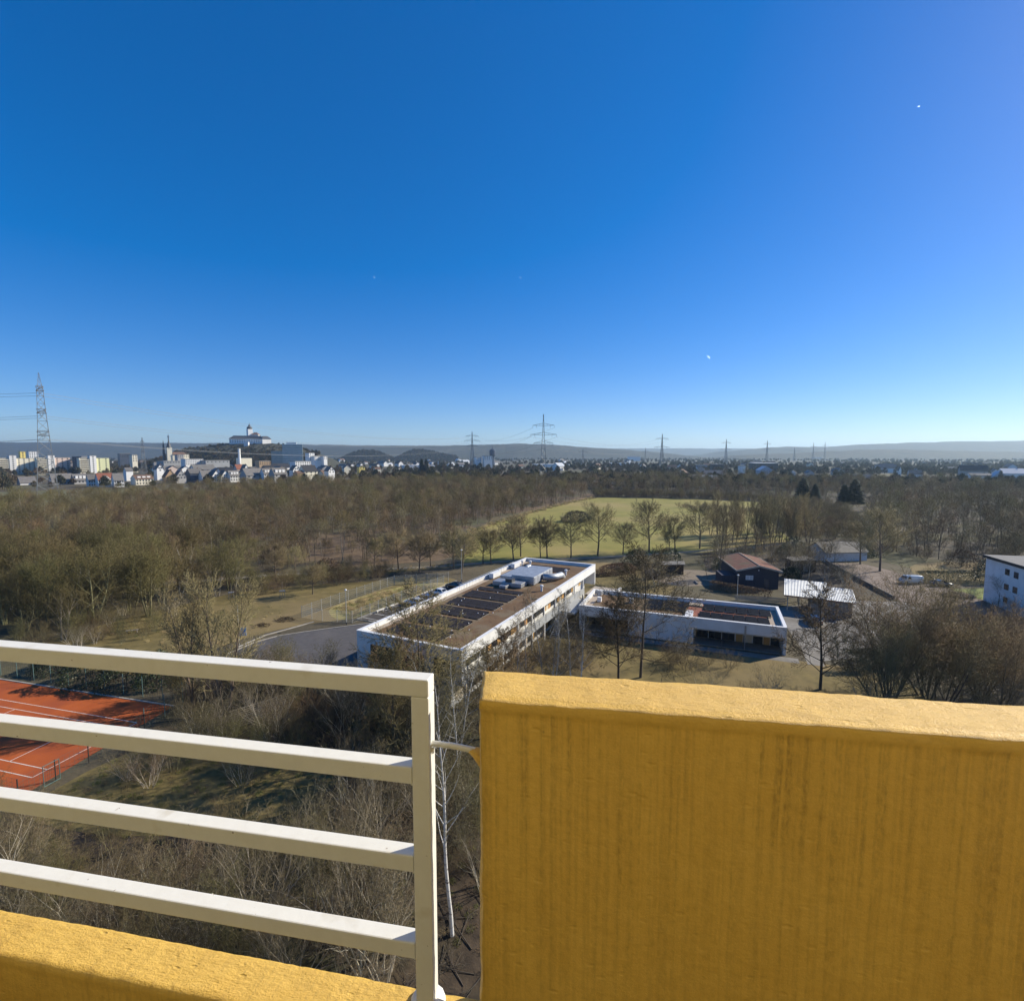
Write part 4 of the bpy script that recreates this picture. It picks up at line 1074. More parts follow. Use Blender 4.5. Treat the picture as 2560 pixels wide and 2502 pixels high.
def pair(tc_, nm, mt, mc): return (tmesh(tc_[0], nm + '_trunk', [mt]), tmesh(tc_[1], nm + '_crown', [mc]))
M_AV = [pair(t, 'avenue_tree', B_BROWN, T_AVE) for k, t in enumerate(AVENUE)]
M_WD = [pair(t, 'woodland_tree', (B_BROWN, B_GREY)[k % 2], (T_BROWN, T_TAN, T_BROWN, T_OLIVE, T_GREY)[k]) for k, t in enumerate(WOODT)]
M_OL = [pair(t, 'olive_tree', (B_OLIVE, B_GREY, B_OLIVE)[k], T_OLIVE) for k, t in enumerate(OLIVET)]
M_BIG = [pair(t, 'bare_tree', B_DARK, T_BROWN) for t in BIGT]
M_VA = [pair(t, 'vase_tree', B_BROWN, T_VASE) for t in VASE]
M_BI = [pair(t, 'birch_tree', B_BIRCH, T_GREY) for t in BIRCHT]
B_PALE = bark('bark_pale', (.34, .30, .22), (.55, .49, .38))
M_SH = [pair(t, 'shrub', (B_PALE, B_OLIVE, B_BROWN, B_PALE)[k], (T_PALE, T_OLIVE, T_BROWN, T_GREY)[k]) for k, t in enumerate(SHRUBT)]
M_PO = [pair(t, 'slender_tree', B_BROWN, T_AVE) for t in POPLAR]

def plant(kind, name, label, cat, x, y, sc=1.0, rot=0.0, group=None, z=0.0, tn='trunk', cn='crown', sz=None):
    o = bpy.data.objects.new(name, None); COL.objects.link(o); o.empty_display_size = .3
    o.location = (x, y, z); o.rotation_euler = (0, 0, rot); o.scale = (sc, sc, sc * (sz or 1))
    tag(o, label, cat, group)
    a = bpy.data.objects.new(tn, kind[0]); a.parent = o; COL.objects.link(a)
    b = bpy.data.objects.new(cn, kind[1]); b.parent = o; COL.objects.link(b)
    return o

def needle_tree(seed, h, rad, n, s=.42):
    rg = random.Random(seed); t = Tubes(); c = MB()
    t.add([Vector((0, 0, -.05)), Vector((0, 0, h * .5)), Vector((0, 0, h))], [h * .018, h * .01, .02], 6)
    for k in range(n):
        z = h * (.06 + .93 * (1 - math.sqrt(rg.random())))
        rr_ = rad * (1 - z / h) ** .8 * (.80 + .25 * math.sin(z * 5 + seed))
        a = rg.random() * 6.283; q = rr_ * (.35 + .65 * math.sqrt(rg.random()))
        p = Vector((q * math.cos(a), q * math.sin(a), z - q * .22))
        d = Vector((math.cos(a), math.sin(a), rg.uniform(-.5, .15))) * s * rg.uniform(.6, 1.5)
        e = Vector((-math.sin(a), math.cos(a), rg.uniform(-.6, .6))) * s * rg.uniform(.3, .7)
        c.quad(p - e * .5, p + e * .5, p + d)
    return tmesh(t, 'conifer_trunk', [B_DARK]), c.mesh('conifer_crown', N_FIR)
M_FIR = [needle_tree(k, (15, 13, 11)[k], (4.2, 3.2, 2.4)[k], 4800, .85) for k in range(3)]

def leaf_box(seed, lx, ly, h, n, s, mat_, twig=None, round_=False):
    """foliage filling a box or dome: small leaf faces, mostly near the outside"""
    rg = random.Random(seed); c = MB()
    for k in range(n):
        if round_:
            a = rg.random() * 6.283; z = rg.random(); q = math.sqrt(max(0, 1 - z * z)) * (.7 + .3 * rg.random())
            wob = 1 + .22 * mnoise.noise(Vector((math.cos(a) * 1.7, math.sin(a) * 1.7, z * 2 + seed)))
            p = Vector((lx / 2 * q * math.cos(a) * wob, ly / 2 * q * math.sin(a) * wob, h * z * wob))
        else:
            p = Vector((rg.uniform(-lx / 2, lx / 2), rg.uniform(-ly / 2, ly / 2), rg.uniform(.0, h)))
            ax = rg.random()
            if ax < .42: p.z = h - abs(rg.gauss(0, .09)) * h
            elif ax < .9: p.y = (ly / 2 - abs(rg.gauss(0, .12)) * ly) * (1 if rg.random() < .5 else -1)
            top = h * (1 + .07 * mnoise.noise(Vector((p.x * .6, p.y * .6, seed))))
            p.z *= top / h
        a = Vector((rg.gauss(0, 1), rg.gauss(0, 1), rg.gauss(0, 1))).normalized() * s * rg.uniform(.5, 1.4)
        b = Vector((rg.gauss(0, 1), rg.gauss(0, 1), rg.gauss(0, 1))).normalized() * s * rg.uniform(.4, .9)
        c.quad(p, p + a, p + b)
    return c
def hedge(name, label, cat, x, y, rot, lx, ly, h, n, s, mat_, seed=1, group=None, round_=False):
    t = thing(name, label, cat, (x, y, 0), rot, group)
    leaf_box(seed, lx, ly, h, n, s, mat_, round_=round_).build('foliage', mat_, t)
    st = Tubes(); rg = random.Random(seed)
    for k in range(int(max(6, lx * 2))):
        p = Vector((rg.uniform(-lx / 2, lx / 2) * (.6 if round_ else .97), rg.uniform(-ly / 2, ly / 2) * .6, -.02))
        st.add([p, p + Vector((rg.uniform(-.2, .2), rg.uniform(-.2, .2), h * .55)), p + Vector((rg.uniform(-.4, .4), rg.uniform(-.3, .3), h * .92 * (.75 if round_ else 1)))], [.035, .022, .008], 4)
    o = bpy.data.objects.new('stems', tmesh(st, 'stems', [B_DARK])); o.parent = t; COL.objects.link(o)
    return t

# ---- scattering for what nobody could count
def scatter(name, label, pts, meshes, kind_label='stuff'):
    """pts: (x,y,z,scale,rot) ; instances of meshes on points by geometry nodes"""
    src = bpy.data.collections.new(name + '_source')
    for i, me in enumerate(meshes):
        src.objects.link(bpy.data.objects.new(name + '_piece', me))
    me = bpy.data.meshes.new(name)
    me.from_pydata([p[:3] for p in pts], [], [])
    a = me.attributes.new('scl', 'FLOAT', 'POINT'); a.data.foreach_set('value', [p[3] for p in pts])
    a = me.attributes.new('rt', 'FLOAT_VECTOR', 'POINT'); a.data.foreach_set('vector', [c for p in pts for c in (0.0, 0.0, p[4])])
    o = bpy.data.objects.new(name, me); COL.objects.link(o)
    ng = bpy.data.node_groups.new(name + '_nodes', 'GeometryNodeTree')
    ng.interface.new_socket('Geometry', in_out='INPUT', socket_type='NodeSocketGeometry')
    ng.interface.new_socket('Geometry', in_out='OUTPUT', socket_type='NodeSocketGeometry')
    N = ng.nodes; L = ng.links.new
    gi = N.new('NodeGroupInput'); go = N.new('NodeGroupOutput')
    ip = N.new('GeometryNodeInstanceOnPoints'); ci = N.new('GeometryNodeCollectionInfo')
    ci.inputs['Collection'].default_value = src; ci.inputs['Separate Children'].default_value = True; ci.inputs['Reset Children'].default_value = True
    ip.inputs['Pick Instance'].default_value = True
    na = N.new('GeometryNodeInputNamedAttribute'); na.data_type = 'FLOAT'; na.inputs['Name'].default_value = 'scl'
    nb = N.new('GeometryNodeInputNamedAttribute'); nb.data_type = 'FLOAT_VECTOR'; nb.inputs['Name'].default_value = 'rt'
    L(gi.outputs[0], ip.inputs['Points']); L(ci.outputs[0], ip.inputs['Instance'])
    L(nb.outputs['Attribute'], ip.inputs['Rotation']); L(na.outputs['Attribute'], ip.inputs['Scale'])
    L(ip.outputs[0], go.inputs[0])
    md = o.modifiers.new('scatter', 'NODES'); md.node_group = ng
    o['kind'] = 'stuff'; o['label'] = label
    return o

def inside(poly, x, y):
    c = False; j = len(poly) - 1
    for i in range(len(poly)):
        xi, yi = poly[i]; xj, yj = poly[j]
        if (yi > y) != (yj > y) and x < (xj - xi) * (y - yi) / (yj - yi) + xi: c = not c
        j = i
    return c
def fill(poly, step, seed, jitter=.45):
    rg = random.Random(seed)
    xs = [p[0] for p in poly]; ys = [p[1] for p in poly]; out = []
    y = min(ys)
    while y < max(ys):
        x = min(xs)
        while x < max(xs):
            px, py = x + rg.uniform(-jitter, jitter) * step, y + rg.uniform(-jitter, jitter) * step
            if inside(poly, px, py): out.append((px, py))
            x += step
        y += step
    return out

rg = random.Random(77)
# avenue along the footpath
AVE = [(-30, 133, 10.2, 'avenue tree at the left end of the row, in front of the wood'), (-23.9, 130, 10.5, 'avenue tree second from the left end, nearest to the parking fence'), (-22, 136.3, 8.5, 'thin avenue tree just behind the second one from the left'),
       (-15.4, 133, 10.5, 'avenue tree left of the lamp post at the parking row'), (-12.7, 128.3, 11.5, 'dark-stemmed tree rising right behind the lamp post at the parking row'), (-8, 139.6, 9.2, 'left one of the small pair of trees at the near corner of the meadow'),
       (-5.8, 140.3, 9.6, 'right one of the small pair of trees at the near corner of the meadow'), (.4, 144.6, 11.5, 'leaning tree just left of the roof end of the long white building'), (2.6, 150, 11.5, 'tree half hidden by the far roof corner of the long white building'),
       (8.4, 148.3, 9.5, 'slim forked tree behind the far roof edge of the long white building'), (10.3, 147.6, 12.6, 'tall straight tree above the far roof edge of the long white building'), (17.3, 148.4, 11.3, 'avenue tree on the meadow edge left of the big round one'),
       (25.7, 151.5, 15.4, 'largest round-crowned avenue tree standing against the meadow'), (33.8, 154, 10.2, 'small low-forked avenue tree right of the largest one'), (42.7, 157.4, 14.6, 'tall avenue tree with a narrow crown in the middle of the meadow edge'),
       (49.5, 159, 6.5, 'thin young tree beside a thick-stemmed avenue tree'), (51.6, 160, 11.6, 'thick-stemmed avenue tree with a bushy crown before the meadow'), (60.4, 162.8, 13.2, 'last avenue tree before the big tree by the clubhouse'),
       (70, 166, 12.5, 'avenue tree between the big clubhouse tree and the slender grove'), (-37, 135.5, 8.6, 'low avenue tree at the wood edge left of the row')]
for i, (x, y, h, lab) in enumerate(AVE):
    plant(M_AV[(i * 2) % 3], 'avenue_tree', 'bare ' + lab, 'tree', x, y, h / 11.2, rg.uniform(0, 6.28), 'bare trees lining the footpath')
plant(M_PO[0], 'bare_tree', 'big bare tree between the garden shed and the dark clubhouse', 'tree', 50.5, 122.7, 1.22, 1.0)
plant(M_AV[1], 'bare_tree', 'broad dark bare tree behind the gravel yard, the largest on the right', 'tree', 95.5, 130.8, 1.35, .4)
plant(M_AV[2], 'bare_tree', 'dark bare tree left of the broad one behind the gravel yard', 'tree', 96.3, 139.5, 1.1, 2.4)

# slender grove right of the meadow
for i in range(34):
    x = 74 + rg.random() * 34; y = 158 + rg.random() * 34 + (x - 74) * .25
    plant(M_PO[i % 2], 'slender_tree', 'slender bare tree in the grove at the right end of the meadow', 'tree', x, y, rg.uniform(.75, 1.15), rg.uniform(0, 6.28), 'slender trees of the grove beside the meadow')

# trees close below us, left to right
NEAR = [(M_OL[0], -68, 93.5, 1.25, 'wide olive-twigged bare tree at the grass edge, third from the left'), (M_OL[1], -82.4, 107.4, 1.2, 'bare tree with a thin dark trunk behind the olive-twigged one'), (M_OL[2], -73.6, 88.0, 1.35, 'tall olive-twigged tree with a twisted pale fork near the left border'),
        (M_OL[1], -73.0, 81.0, .85, 'low many-stemmed olive tree just above the railing on the left'), (M_PO[1], -38.5, 59.5, 1.05, 'left one of three thin bare trees above the railing'), (M_PO[0], -36.2, 58.6, .98, 'middle one of three thin bare trees above the railing'), (M_PO[1], -33.4, 57.6, 1.1, 'right one of three thin bare trees above the railing, beside the banner'),
        (M_AV[0], -56.5, 120.5, .82, 'small round tree alone on the strip of grass before the wood'), (M_AV[1], -54.2, 126, .6, 'slim young tree behind the small round one on the grass strip'), (M_AV[2], -43.2, 108.8, .62, 'spindly pale-stemmed young tree at the dark ditch before the basin'),
        (M_OL[2], -95, 100, 1.3, 'big olive-twigged tree at the left border, above the path'), (M_OL[0], -88, 92, 1.2, 'olive-twigged tree at the left border, nearest to the railing'), (M_OL[0], -92, 112, 1.35, 'tall olive-twigged tree behind the path at the left border')]
for k, x, y, s_, lab in NEAR:
    plant(k, 'bare_tree', lab, 'tree', x, y, s_, rg.uniform(0, 6.28))
wt = Tubes()
wt.add([Vector((0, 0, -.05)), Vector((-.2, .1, 2.6)), Vector((-.9, 0, 4.6)), Vector((-1.9, .3, 7.2)), Vector((-2.3, .2, 9))], [.26, .22, .16, .09, .02], 7)
wt.add([Vector((-.2, .1, 2.6)), Vector((.5, .2, 4.2)), Vector((1.0, .1, 6.8))], [.15, .12, .05], 6); wt.add([Vector((-.7, 0, 4.1)), Vector((.1, -.4, 6)), Vector((.2, -.3, 7.4))], [.09, .06, .02], 5)
o = bpy.data.objects.new('dead_tree', tmesh(wt, 'dead_tree', [pm('dead_wood', (.46, .42, .36), (.34, .30, .25), 2, .8)])); COL.objects.link(o); o.location = (-76.2, 118, 0)
tag(o, 'pale barkless dead tree with two broken limbs at the edge of the wood', 'tree')

big = [(M_BIG[0], 17.4, 67.0, 1.08, 'tall dark bare tree in front of the pavilion, reaching above its roof'), (M_BIG[1], 14.2, 66.0, .86, 'thinner dark bare tree left of the tall one before the pavilion'),
       (M_BIG[1], 39.6, 63.4, 1.0, 'conical bare tree at the right front corner of the pavilion'),
       (M_VA[0], 46.5, 60.5, 1.06, 'left tree of the brown multi-stemmed clump in front of the paved yard'), (M_VA[1], 51.5, 61.5, 1.15, 'middle tree of the brown multi-stemmed clump, tallest of it'), (M_VA[0], 57, 60, .95, 'right tree of the brown multi-stemmed clump'), (M_VA[1], 62.5, 62, .72, 'brown multi-stemmed tree before the white house at the right border'), (M_VA[1], 64, 56, .8, 'low multi-stemmed tree in the lower right corner above the yellow wall'), (M_VA[1], 43.5, 57.5, .85, 'small tree at the left foot of the brown multi-stemmed clump'), (M_VA[0], 49, 56.5, .95, 'front tree of the brown multi-stemmed clump'), (M_VA[1], 55, 55.5, .9, 'front right tree of the brown multi-stemmed clump'), (M_VA[0], 72, 67, .62, 'multi-stemmed tree touching the right border below the white house'),
       (M_BI[1], 1.2, 58.5, .92, 'white-stemmed birch in front of the gallery, leftmost of three'), (M_BI[2], 4.6, 60.2, 1.0, 'white-stemmed birch in front of the gallery, middle one of three'), (M_BI[1], 8.0, 61.5, .95, 'white-stemmed birch in front of the gallery, rightmost of three'),
       (M_BIG[0], -9.2, 50.5, 1.0, 'fine-twigged dark tree covering the near roof corner of the long white building'), (M_BI[2], -5.3, 45.0, .96, 'pale birch seen through the gap between the post and the yellow wall, farther one'),
       (M_BI[0], -3.75, 29.6, 1.0, 'white birch with a spotted trunk standing in the gap below the tie rod')]
for k, x, y, s_, lab in big:
    nm = 'birch_tree' if k in M_BI else 'bare_tree'
    plant(k, nm, lab, 'birch' if nm == 'birch_tree' else 'tree', x, y, s_, rg.uniform(0, 6.28))
for (x, y, s_) in ((-11.5, 47, .85), (-2.5, 49, .8), (-14, 52, .7)):
    plant(M_BIG[1], 'bare_tree', 'grey leafless tree among the shrubs below the near corner of the long building', 'tree', x, y, s_, rg.uniform(0, 6.28), 'leafless trees below the near building corner')

# thicket below the balcony: every shrub a thing
NSH = 0
SHK = ('broad pale-stemmed', 'upright olive-twigged', 'low brown-twigged', 'tall pale-stemmed')
def thicket(poly, step, seed, lab, kinds, smin, smax, group):
    global NSH
    for (x, y) in fill(poly, step, seed):
        k = kinds[rg.randrange(len(kinds))]
        plant(M_SH[k], 'shrub', lab.replace('leafless', SHK[k]) if 'leafless' in lab else lab, 'shrub', x, y, rg.uniform(smin, smax), rg.uniform(0, 6.28), group, tn='stems', cn='twigs'); NSH += 1
thicket([(-40, 49), (-20, 60), (-8, 58), (-6, 48), (-14, 45), (-24, 50), (-38, 49)], 2.9, 1, 'leafless grey shrub between the clay court and the school building', (0, 2, 3), .7, 1.15, 'leafless shrubs behind the second railing bar')
thicket([(-18, 41), (-9, 46), (-2.5, 46), (-1, 38), (-8, 33), (-16, 36)], 2.5, 2, 'leafless shrub below the second and third railing bars next to the post', (0, 1, 3, 2), .65, 1.1, 'leafless shrubs beside the railing post')
thicket([(-42, 40), (-30, 38), (-18, 37), (-16, 33), (-30, 34), (-44, 36)], 3.2, 3, 'olive-twigged shrub in front of the green lawn patch', (1, 1, 0), .6, .95, 'olive shrubs at the lawn patch')
thicket([(-44, 34), (-20, 34), (-6, 32), (-5, 25), (-24, 25), (-46, 26)], 2.3, 4, 'leafless shrub in the dense thicket right below the balcony', (0, 3, 2, 1), .75, 1.3, 'leafless shrubs under the lowest railing bars')
thicket([(20, 60), (36, 56), (60, 52), (66, 60), (44, 58), (30, 62)], 4.0, 5, 'low brown shrub on the grass behind the yellow wall', (2, 3), .6, .9, 'low shrubs behind the yellow wall')
thicket([(0, 66), (12, 68), (12, 80), (4, 78)], 3.2, 6, 'greyish shrub between the gallery and the pavilion', (2, 0), .6, .95, 'shrubs between the two school buildings')
thicket([(20, 70), (30, 67.5), (31, 71), (24, 74)], 2.6, 7, 'brown shrub in front of the middle of the pavilion', (2, 2, 3), .6, .85, 'shrubs in front of the pavilion')
thicket([(-6.6, 44), (-2, 44), (-1.5, 32.5), (-4.8, 32.5)], 2.0, 10, 'brown leafless shrub in the gap between the post and the yellow wall', (2, 3, 2), .4, .75, 'brown shrubs in the gap under the birch')
for k, (x, y, lx, h) in enumerate(((-14.5, 50.5, 7, 3.4), (-9.5, 30.2, 3.6, 1.7), (-12.5, 52.5, 5, 3.8), (-6.2, 50.6, 4, 3.0))):
    hedge('evergreen_bush', ('dark evergreen bush in the thicket under the school corner, left', 'glossy evergreen bush low behind the yellow kerb', 'dark evergreen bush in the thicket under the school corner, rear', 'dark evergreen bush in the gap beside the yellow wall')[k], 'bush', x, y, .3 * k, lx, lx * .8, h, 5200, .11, L_IVY, 30 + k, round_=True)

for k, (x, y, s_) in enumerate(((-41.5, 61.5, .42), (-35, 61.5, .5), (-31, 60, .42), (-27.5, 61, .42))):
    plant(M_OL[k % 3], 'bare_tree', 'bushy bare tree in the thicket between clay court and road', 'tree', x, y, s_, rg.uniform(0, 6.28), 'bushy bare trees beside the clay court')
thicket([(-42, 58), (-24, 56), (-20, 66), (-38, 68)], 2.9, 8, 'leafless shrub on the bank between the clay court and the road', (0, 2, 1), .8, 1.2, 'leafless shrubs on the bank behind the clay court')
thicket([(-38, 44), (-22, 44), (-20, 51), (-36, 53)], 3.3, 9, 'olive shrub standing on the green patch beside the clay court', (1, 1, 0), .7, 1.0, 'olive shrubs on the green patch')
thicket([(-80, 77), (-66, 75), (-58, 80), (-58, 88), (-66, 98), (-78, 94)], 3.4, 33, 'leafless scrub shrub on the grass above the left end of the railing', (1, 3, 2, 1), .5, .95, 'leafless scrub on the grass at the left')
thicket([(-60, 104), (-46, 112), (-30, 122), (-22, 128), (-34, 128), (-60, 116)], 3.0, 36, 'leafless dark shrub in the ditch between the grass and the footpath', (2, 2, 1), .6, 1.0, 'leafless shrubs in the ditch before the footpath')
for (x, y) in fill([(-118, 86), (-80, 80), (-72, 86), (-68, 98), (-58, 110), (-66, 122), (-84, 112), (-116, 96)], 5.4, 31):
    q_ = rg.randrange(3)
    plant(M_OL[q_], 'bare_tree', ('three-stemmed olive-twigged', 'twin-stemmed grey', 'twin-stemmed olive-twigged')[q_] + ' bare tree crowding the left border above the railing' + (', in the front rank' if y < 95 else ', farther back'), 'tree', x, y, rg.uniform(.6, 1.25), rg.uniform(0, 6.28), 'olive-twigged trees at the left border')
for (x, y) in fill([(58, 118), (80, 112), (84, 138), (92, 150), (70, 158), (56, 146)], 4.6, 32) + fill([(86, 100), (98, 90), (104, 100), (98, 102)], 3.2, 34) + fill([(26, 112), (38, 112), (34, 124), (28, 126)], 4.0, 35):
    if 50 < x < 62 and 112 < y < 131: continue
    kd = (M_SH[2], M_SH[3], M_WD[0], M_WD[4])[rg.randrange(4)]
    tree_ = kd in (M_WD[0], M_WD[4])
    plant(kd, 'bare_tree' if tree_ else 'shrub', 'small bare tree among the sheds right of the school' if tree_ else 'leafless shrub among the sheds right of the school', 'tree' if tree_ else 'shrub', x, y, rg.uniform(.5, .8) if tree_ else rg.uniform(.7, 1.2), rg.uniform(0, 6.28), 'small bare trees among the sheds' if tree_ else 'leafless shrubs among the sheds', tn='trunk' if tree_ else 'stems', cn='crown' if tree_ else 'twigs')
for (x, y, s_, lab) in ((84.5, 144, .95, 'bare tree in front of the cottage, left'), (91, 143, .85, 'bare tree in front of the cottage, right'), (63, 108, .8, 'bare tree between the clubhouse and the metal-roofed shed'), (67, 100, .6, 'thin bare tree at the corner of the metal-roofed shed'), (47, 121, .75, 'bare tree behind the clubhouse annex'), (72, 121, .8, 'bare tree between the wooden shed and the gravel yard'), (30, 111, .7, 'bare tree on the lawn behind the pavilion')):
    plant(M_WD[(int(x)) % 5], 'bare_tree', lab, 'tree', x, y, s_, x)
for (x, y, s_, lab) in ((-1, 53, .85, 'grey bare tree between the birches and the near building corner'), (-12, 56, .75, 'dark bare tree before the shaded end wall of the long building')):
    plant(M_BIG[1], 'bare_tree', lab, 'tree', x, y, s_, x)

# hedges and bushes
hedge('dark_hedge', 'trimmed dark green hedge behind the white van', 'hedge', 102.5, 119.5, .03, 12.5, 1.6, 2.6, 5200, .22, L_IVY, 41)
hedge('dark_hedge', 'square dark green hedge block in front of the brown tree clump', 'hedge', 49.4, 69.8, 0, 5.0, 1.4, 2.7, 4200, .17, L_IVY, 42)
hedge('beech_hedge', 'long brown beech hedge in front of the dark clubhouse', 'hedge', 49.5, 109.0, math.atan2(-9.5, 9.5), 13, 1.6, 1.9, 5200, .20, L_BEECH, 43)
hedge('beech_hedge', 'rounded reddish-brown hedge at the end of the long white building', 'hedge', 26.5, 128, .5, 15, 4.5, 2.6, 6500, .24, L_BEECH, 44, round_=True)
for k, (x, y, lx, h, lab) in enumerate(((34, 137, 8, 4.5, 'dark green bush behind the garden shed, left'), (44, 140, 9, 4.2, 'dark green bush behind the garden shed, right'), (62, 140, 7, 3.4, 'dark bush behind the clubhouse roof'), (104, 150, 7, 4.2, 'round dark bush at the lawn behind the van'), (78, 146, 7, 3.6, 'dark evergreen bush between the wooden shed and the cottage'), (69, 124, 5, 2.6, 'low dark bush beside the clubhouse wall'), (57, 133, 9, 3.2, 'dark hedge-like bush behind the clubhouse'), (88, 158, 10, 4.4, 'wide dark bush behind the cottage'), (122, 136, 10, 4.6, 'broad brown bush on the lawn behind the van'), (112.5, 119.5, 6, 5.2, 'big dark hedge bush beside the white house'))):
    hedge('evergreen_bush', lab, 'bush', x, y, k, lx, lx * .8, h, 2600, .30, L_IVY if k != 8 else L_BEECH, 50 + k, round_=True)
for k, (x, y, lx, h, lab) in enumerate(((-56.5, 66.0, 7.5, 3.6, 'low dark evergreen at the far side of the clay court, left'), (-51, 65.2, 7, 4.2, 'low dark evergreen at the far side of the clay court, middle'), (-46.5, 65, 6.5, 4.0, 'dark evergreen at the far corner of the clay court'), (-64, 70, 7, 2.4, 'dark evergreen behind the green fence posts at the left border'))):
    hedge('evergreen_tree', lab, 'tree', x, y, k, lx, lx, h, 4200, .24, L_IVY, 60 + k, round_=True)
hedge('round_bush', 'grey-brown domed thicket on the meadow below the wood edge', 'bush', 30, 232, .2, 15, 11, 4.6, 3000, .5, pm('thicket_twigs', (.115, .09, .062), rough=.9, rnd=.2), 71, round_=True)
hedge('round_bush', 'reddish-brown bush at the path before the basin fence', 'bush', -46.5, 127.0, .2, 8, 6, 4.0, 2600, .3, pm('bush_red_brown', (.17, .10, .06), rough=.9, rnd=.2), 72, round_=True)
for k, (x, y, s_, lab) in enumerate(((195, 342, 1.45, 'dark spruce left of the pair beyond the meadow'), (202, 340, 1.2, 'smaller dark spruce leaning to its taller neighbour'), (207, 318, 1.5, 'broad dark spruce of the pair beyond the meadow, left half'), (213.5, 318, 1.45, 'broad dark spruce of the pair beyond the meadow, right half'), (520, 545, 1.1, 'dark pointed fir in front of the white hall at the right border'), (-146, 830, 2.3, 'dark evergreen clump standing alone on the plain left of the pylons'), (-138, 826, 1.7, 'lower half of the dark evergreen clump left of the pylons'))):
    plant(M_FIR[k % 3], 'spruce_tree', lab, 'conifer', x, y, s_ * (1.1 if k < 4 else 1), k, 'dark conifers on the plain', sz=.68 if k < 4 else 1)
# ---- the wood: the 300 nearest trees singly, the rest as one mass
_r = random.Random(4)
pts = [(x, y, 0) for x, y in fill([p for p in WOOD], 5.2, 11) if not (-78 < x < -16 and y < 196 and _r.random() < .5)]
RB = [(62, 374), (168, 334), (186, 305), (172, 255), (146, 205), (128, 178), (150, 166), (215, 190), (330, 320), (400, 400), (400, 455), (300, 520), (160, 600), (60, 560), (48, 470)]
pts2 = [(x, y, 1) for x, y in fill(RB, 7.2, 12) if not (.53 < x / y < .70 and 225 < y < 352)]
RC = [(106, 152), (128, 138), (122, 112), (135, 96), (180, 120), (240, 200), (200, 190), (150, 166), (120, 172)]
pts3 = [(x, y, 2) for x, y in fill(RC, 6.2, 13)]
allp = sorted(pts + pts2 + pts3, key=lambda p: p[0] ** 2 + p[1] ** 2)
WLAB = {0: 'bare brown tree of the dense leafless wood left of the meadow', 1: 'bare tree of the leafless belt beyond the meadow', 2: 'bare grey-brown tree in the gardens behind the white house'}
WGRP = {0: 'woodland trees left of the meadow', 1: 'trees of the belt beyond the meadow', 2: 'trees in the gardens on the right'}
single = [p for p in allp][:262]
for x, y, k in single:
    kk = rg.choice((0, 1, 2, 3, 4, 0, 2)) if k == 0 else rg.choice((0, 2, 4))
    kind = M_WD[kk]
    if k == 0 and x < -60 and y < 150 and rg.random() < .6: kind = M_OL[rg.randrange(3)]
    adj = ('brown-twigged', 'tan-twigged', 'low-branched brown', 'olive-twigged', 'grey-twigged')[kk] if kind in M_WD else 'many-stemmed olive'
    plant(kind, 'woodland_tree', WLAB[k].replace('bare brown', 'bare ' + adj).replace('bare grey-brown', 'bare ' + adj) + (', front edge' if math.hypot(x, y) < 168 else ''), 'tree', x, y, rg.uniform(.6, 1.2), rg.uniform(0, 6.28), WGRP[k])
WJ = [joined(t[0], t[1], 'wood_piece', (B_BROWN, B_GREY)[k % 2], (T_BROWN, T_TAN, T_BROWN, T_OLIVE, T_GREY)[k]) for k, t in enumerate(WOODT)]
rest = [(x, y, 0, rg.uniform(.5, 1.15), rg.uniform(0, 6.28)) for x, y, k in allp[262:]]
scatter('woodland', 'leafless wood stretching back to the town', rest, WJ)
SJ = [joined(t[0], t[1], 'undergrowth_piece', B_BROWN, (T_BROWN, T_OLIVE, T_TAN, T_BROWN)[k]) for k, t in enumerate(SHRUBT[:3])]
ug = [(x, y, 0, rg.uniform(.35, .8), rg.uniform(0, 6.28)) for x, y in fill(WOOD, 6.5, 15) if y < 330 and not (-70 < x < -16 and 130 < y < 190 and _r.random() < .6)]
ug += [(x, y, 0, rg.uniform(.45, .95), rg.uniform(0, 6.28)) for x, y in fill(RC, 5, 16)]
ug += [(x, y, 0, rg.uniform(.5, 1.0), rg.uniform(0, 6.28)) for x, y in fill(RB, 9, 26) if y < 420]
ug += [(x + rg.uniform(-2, 2), y + rg.uniform(-2, 2), 0, rg.uniform(.4, .8), rg.random() * 6) for x, y in fill([(92, 296), (112, 300), (128, 285), (124, 262), (104, 270)], 4, 17)]
ug += [(x, y, 0, rg.uniform(.4, .75), rg.random() * 6) for x, y in fill([(-90, 98), (-66, 112), (-30, 124), (-32, 131), (-66, 122), (-92, 108)], 3.2, 18)]
# dark shrub belt along the far side of the meadow
ug += [(x, y, 0, rg.uniform(.8, 1.3), rg.random() * 6) for x, y in fill([(58, 366), (92, 362), (130, 350), (172, 326), (180, 336), (134, 362), (94, 374), (60, 380)], 3.2, 19)]
ug += [(x, y, 0, rg.uniform(.6, 1.2), rg.random() * 6) for x, y in fill([(140, 285), (160, 324), (190, 310), (170, 250), (130, 185), (104, 176), (110, 205), (122, 240)], 3.8, 27)]
scatter('undergrowth', 'low leafless undergrowth in and around the wood', ug, SJ)

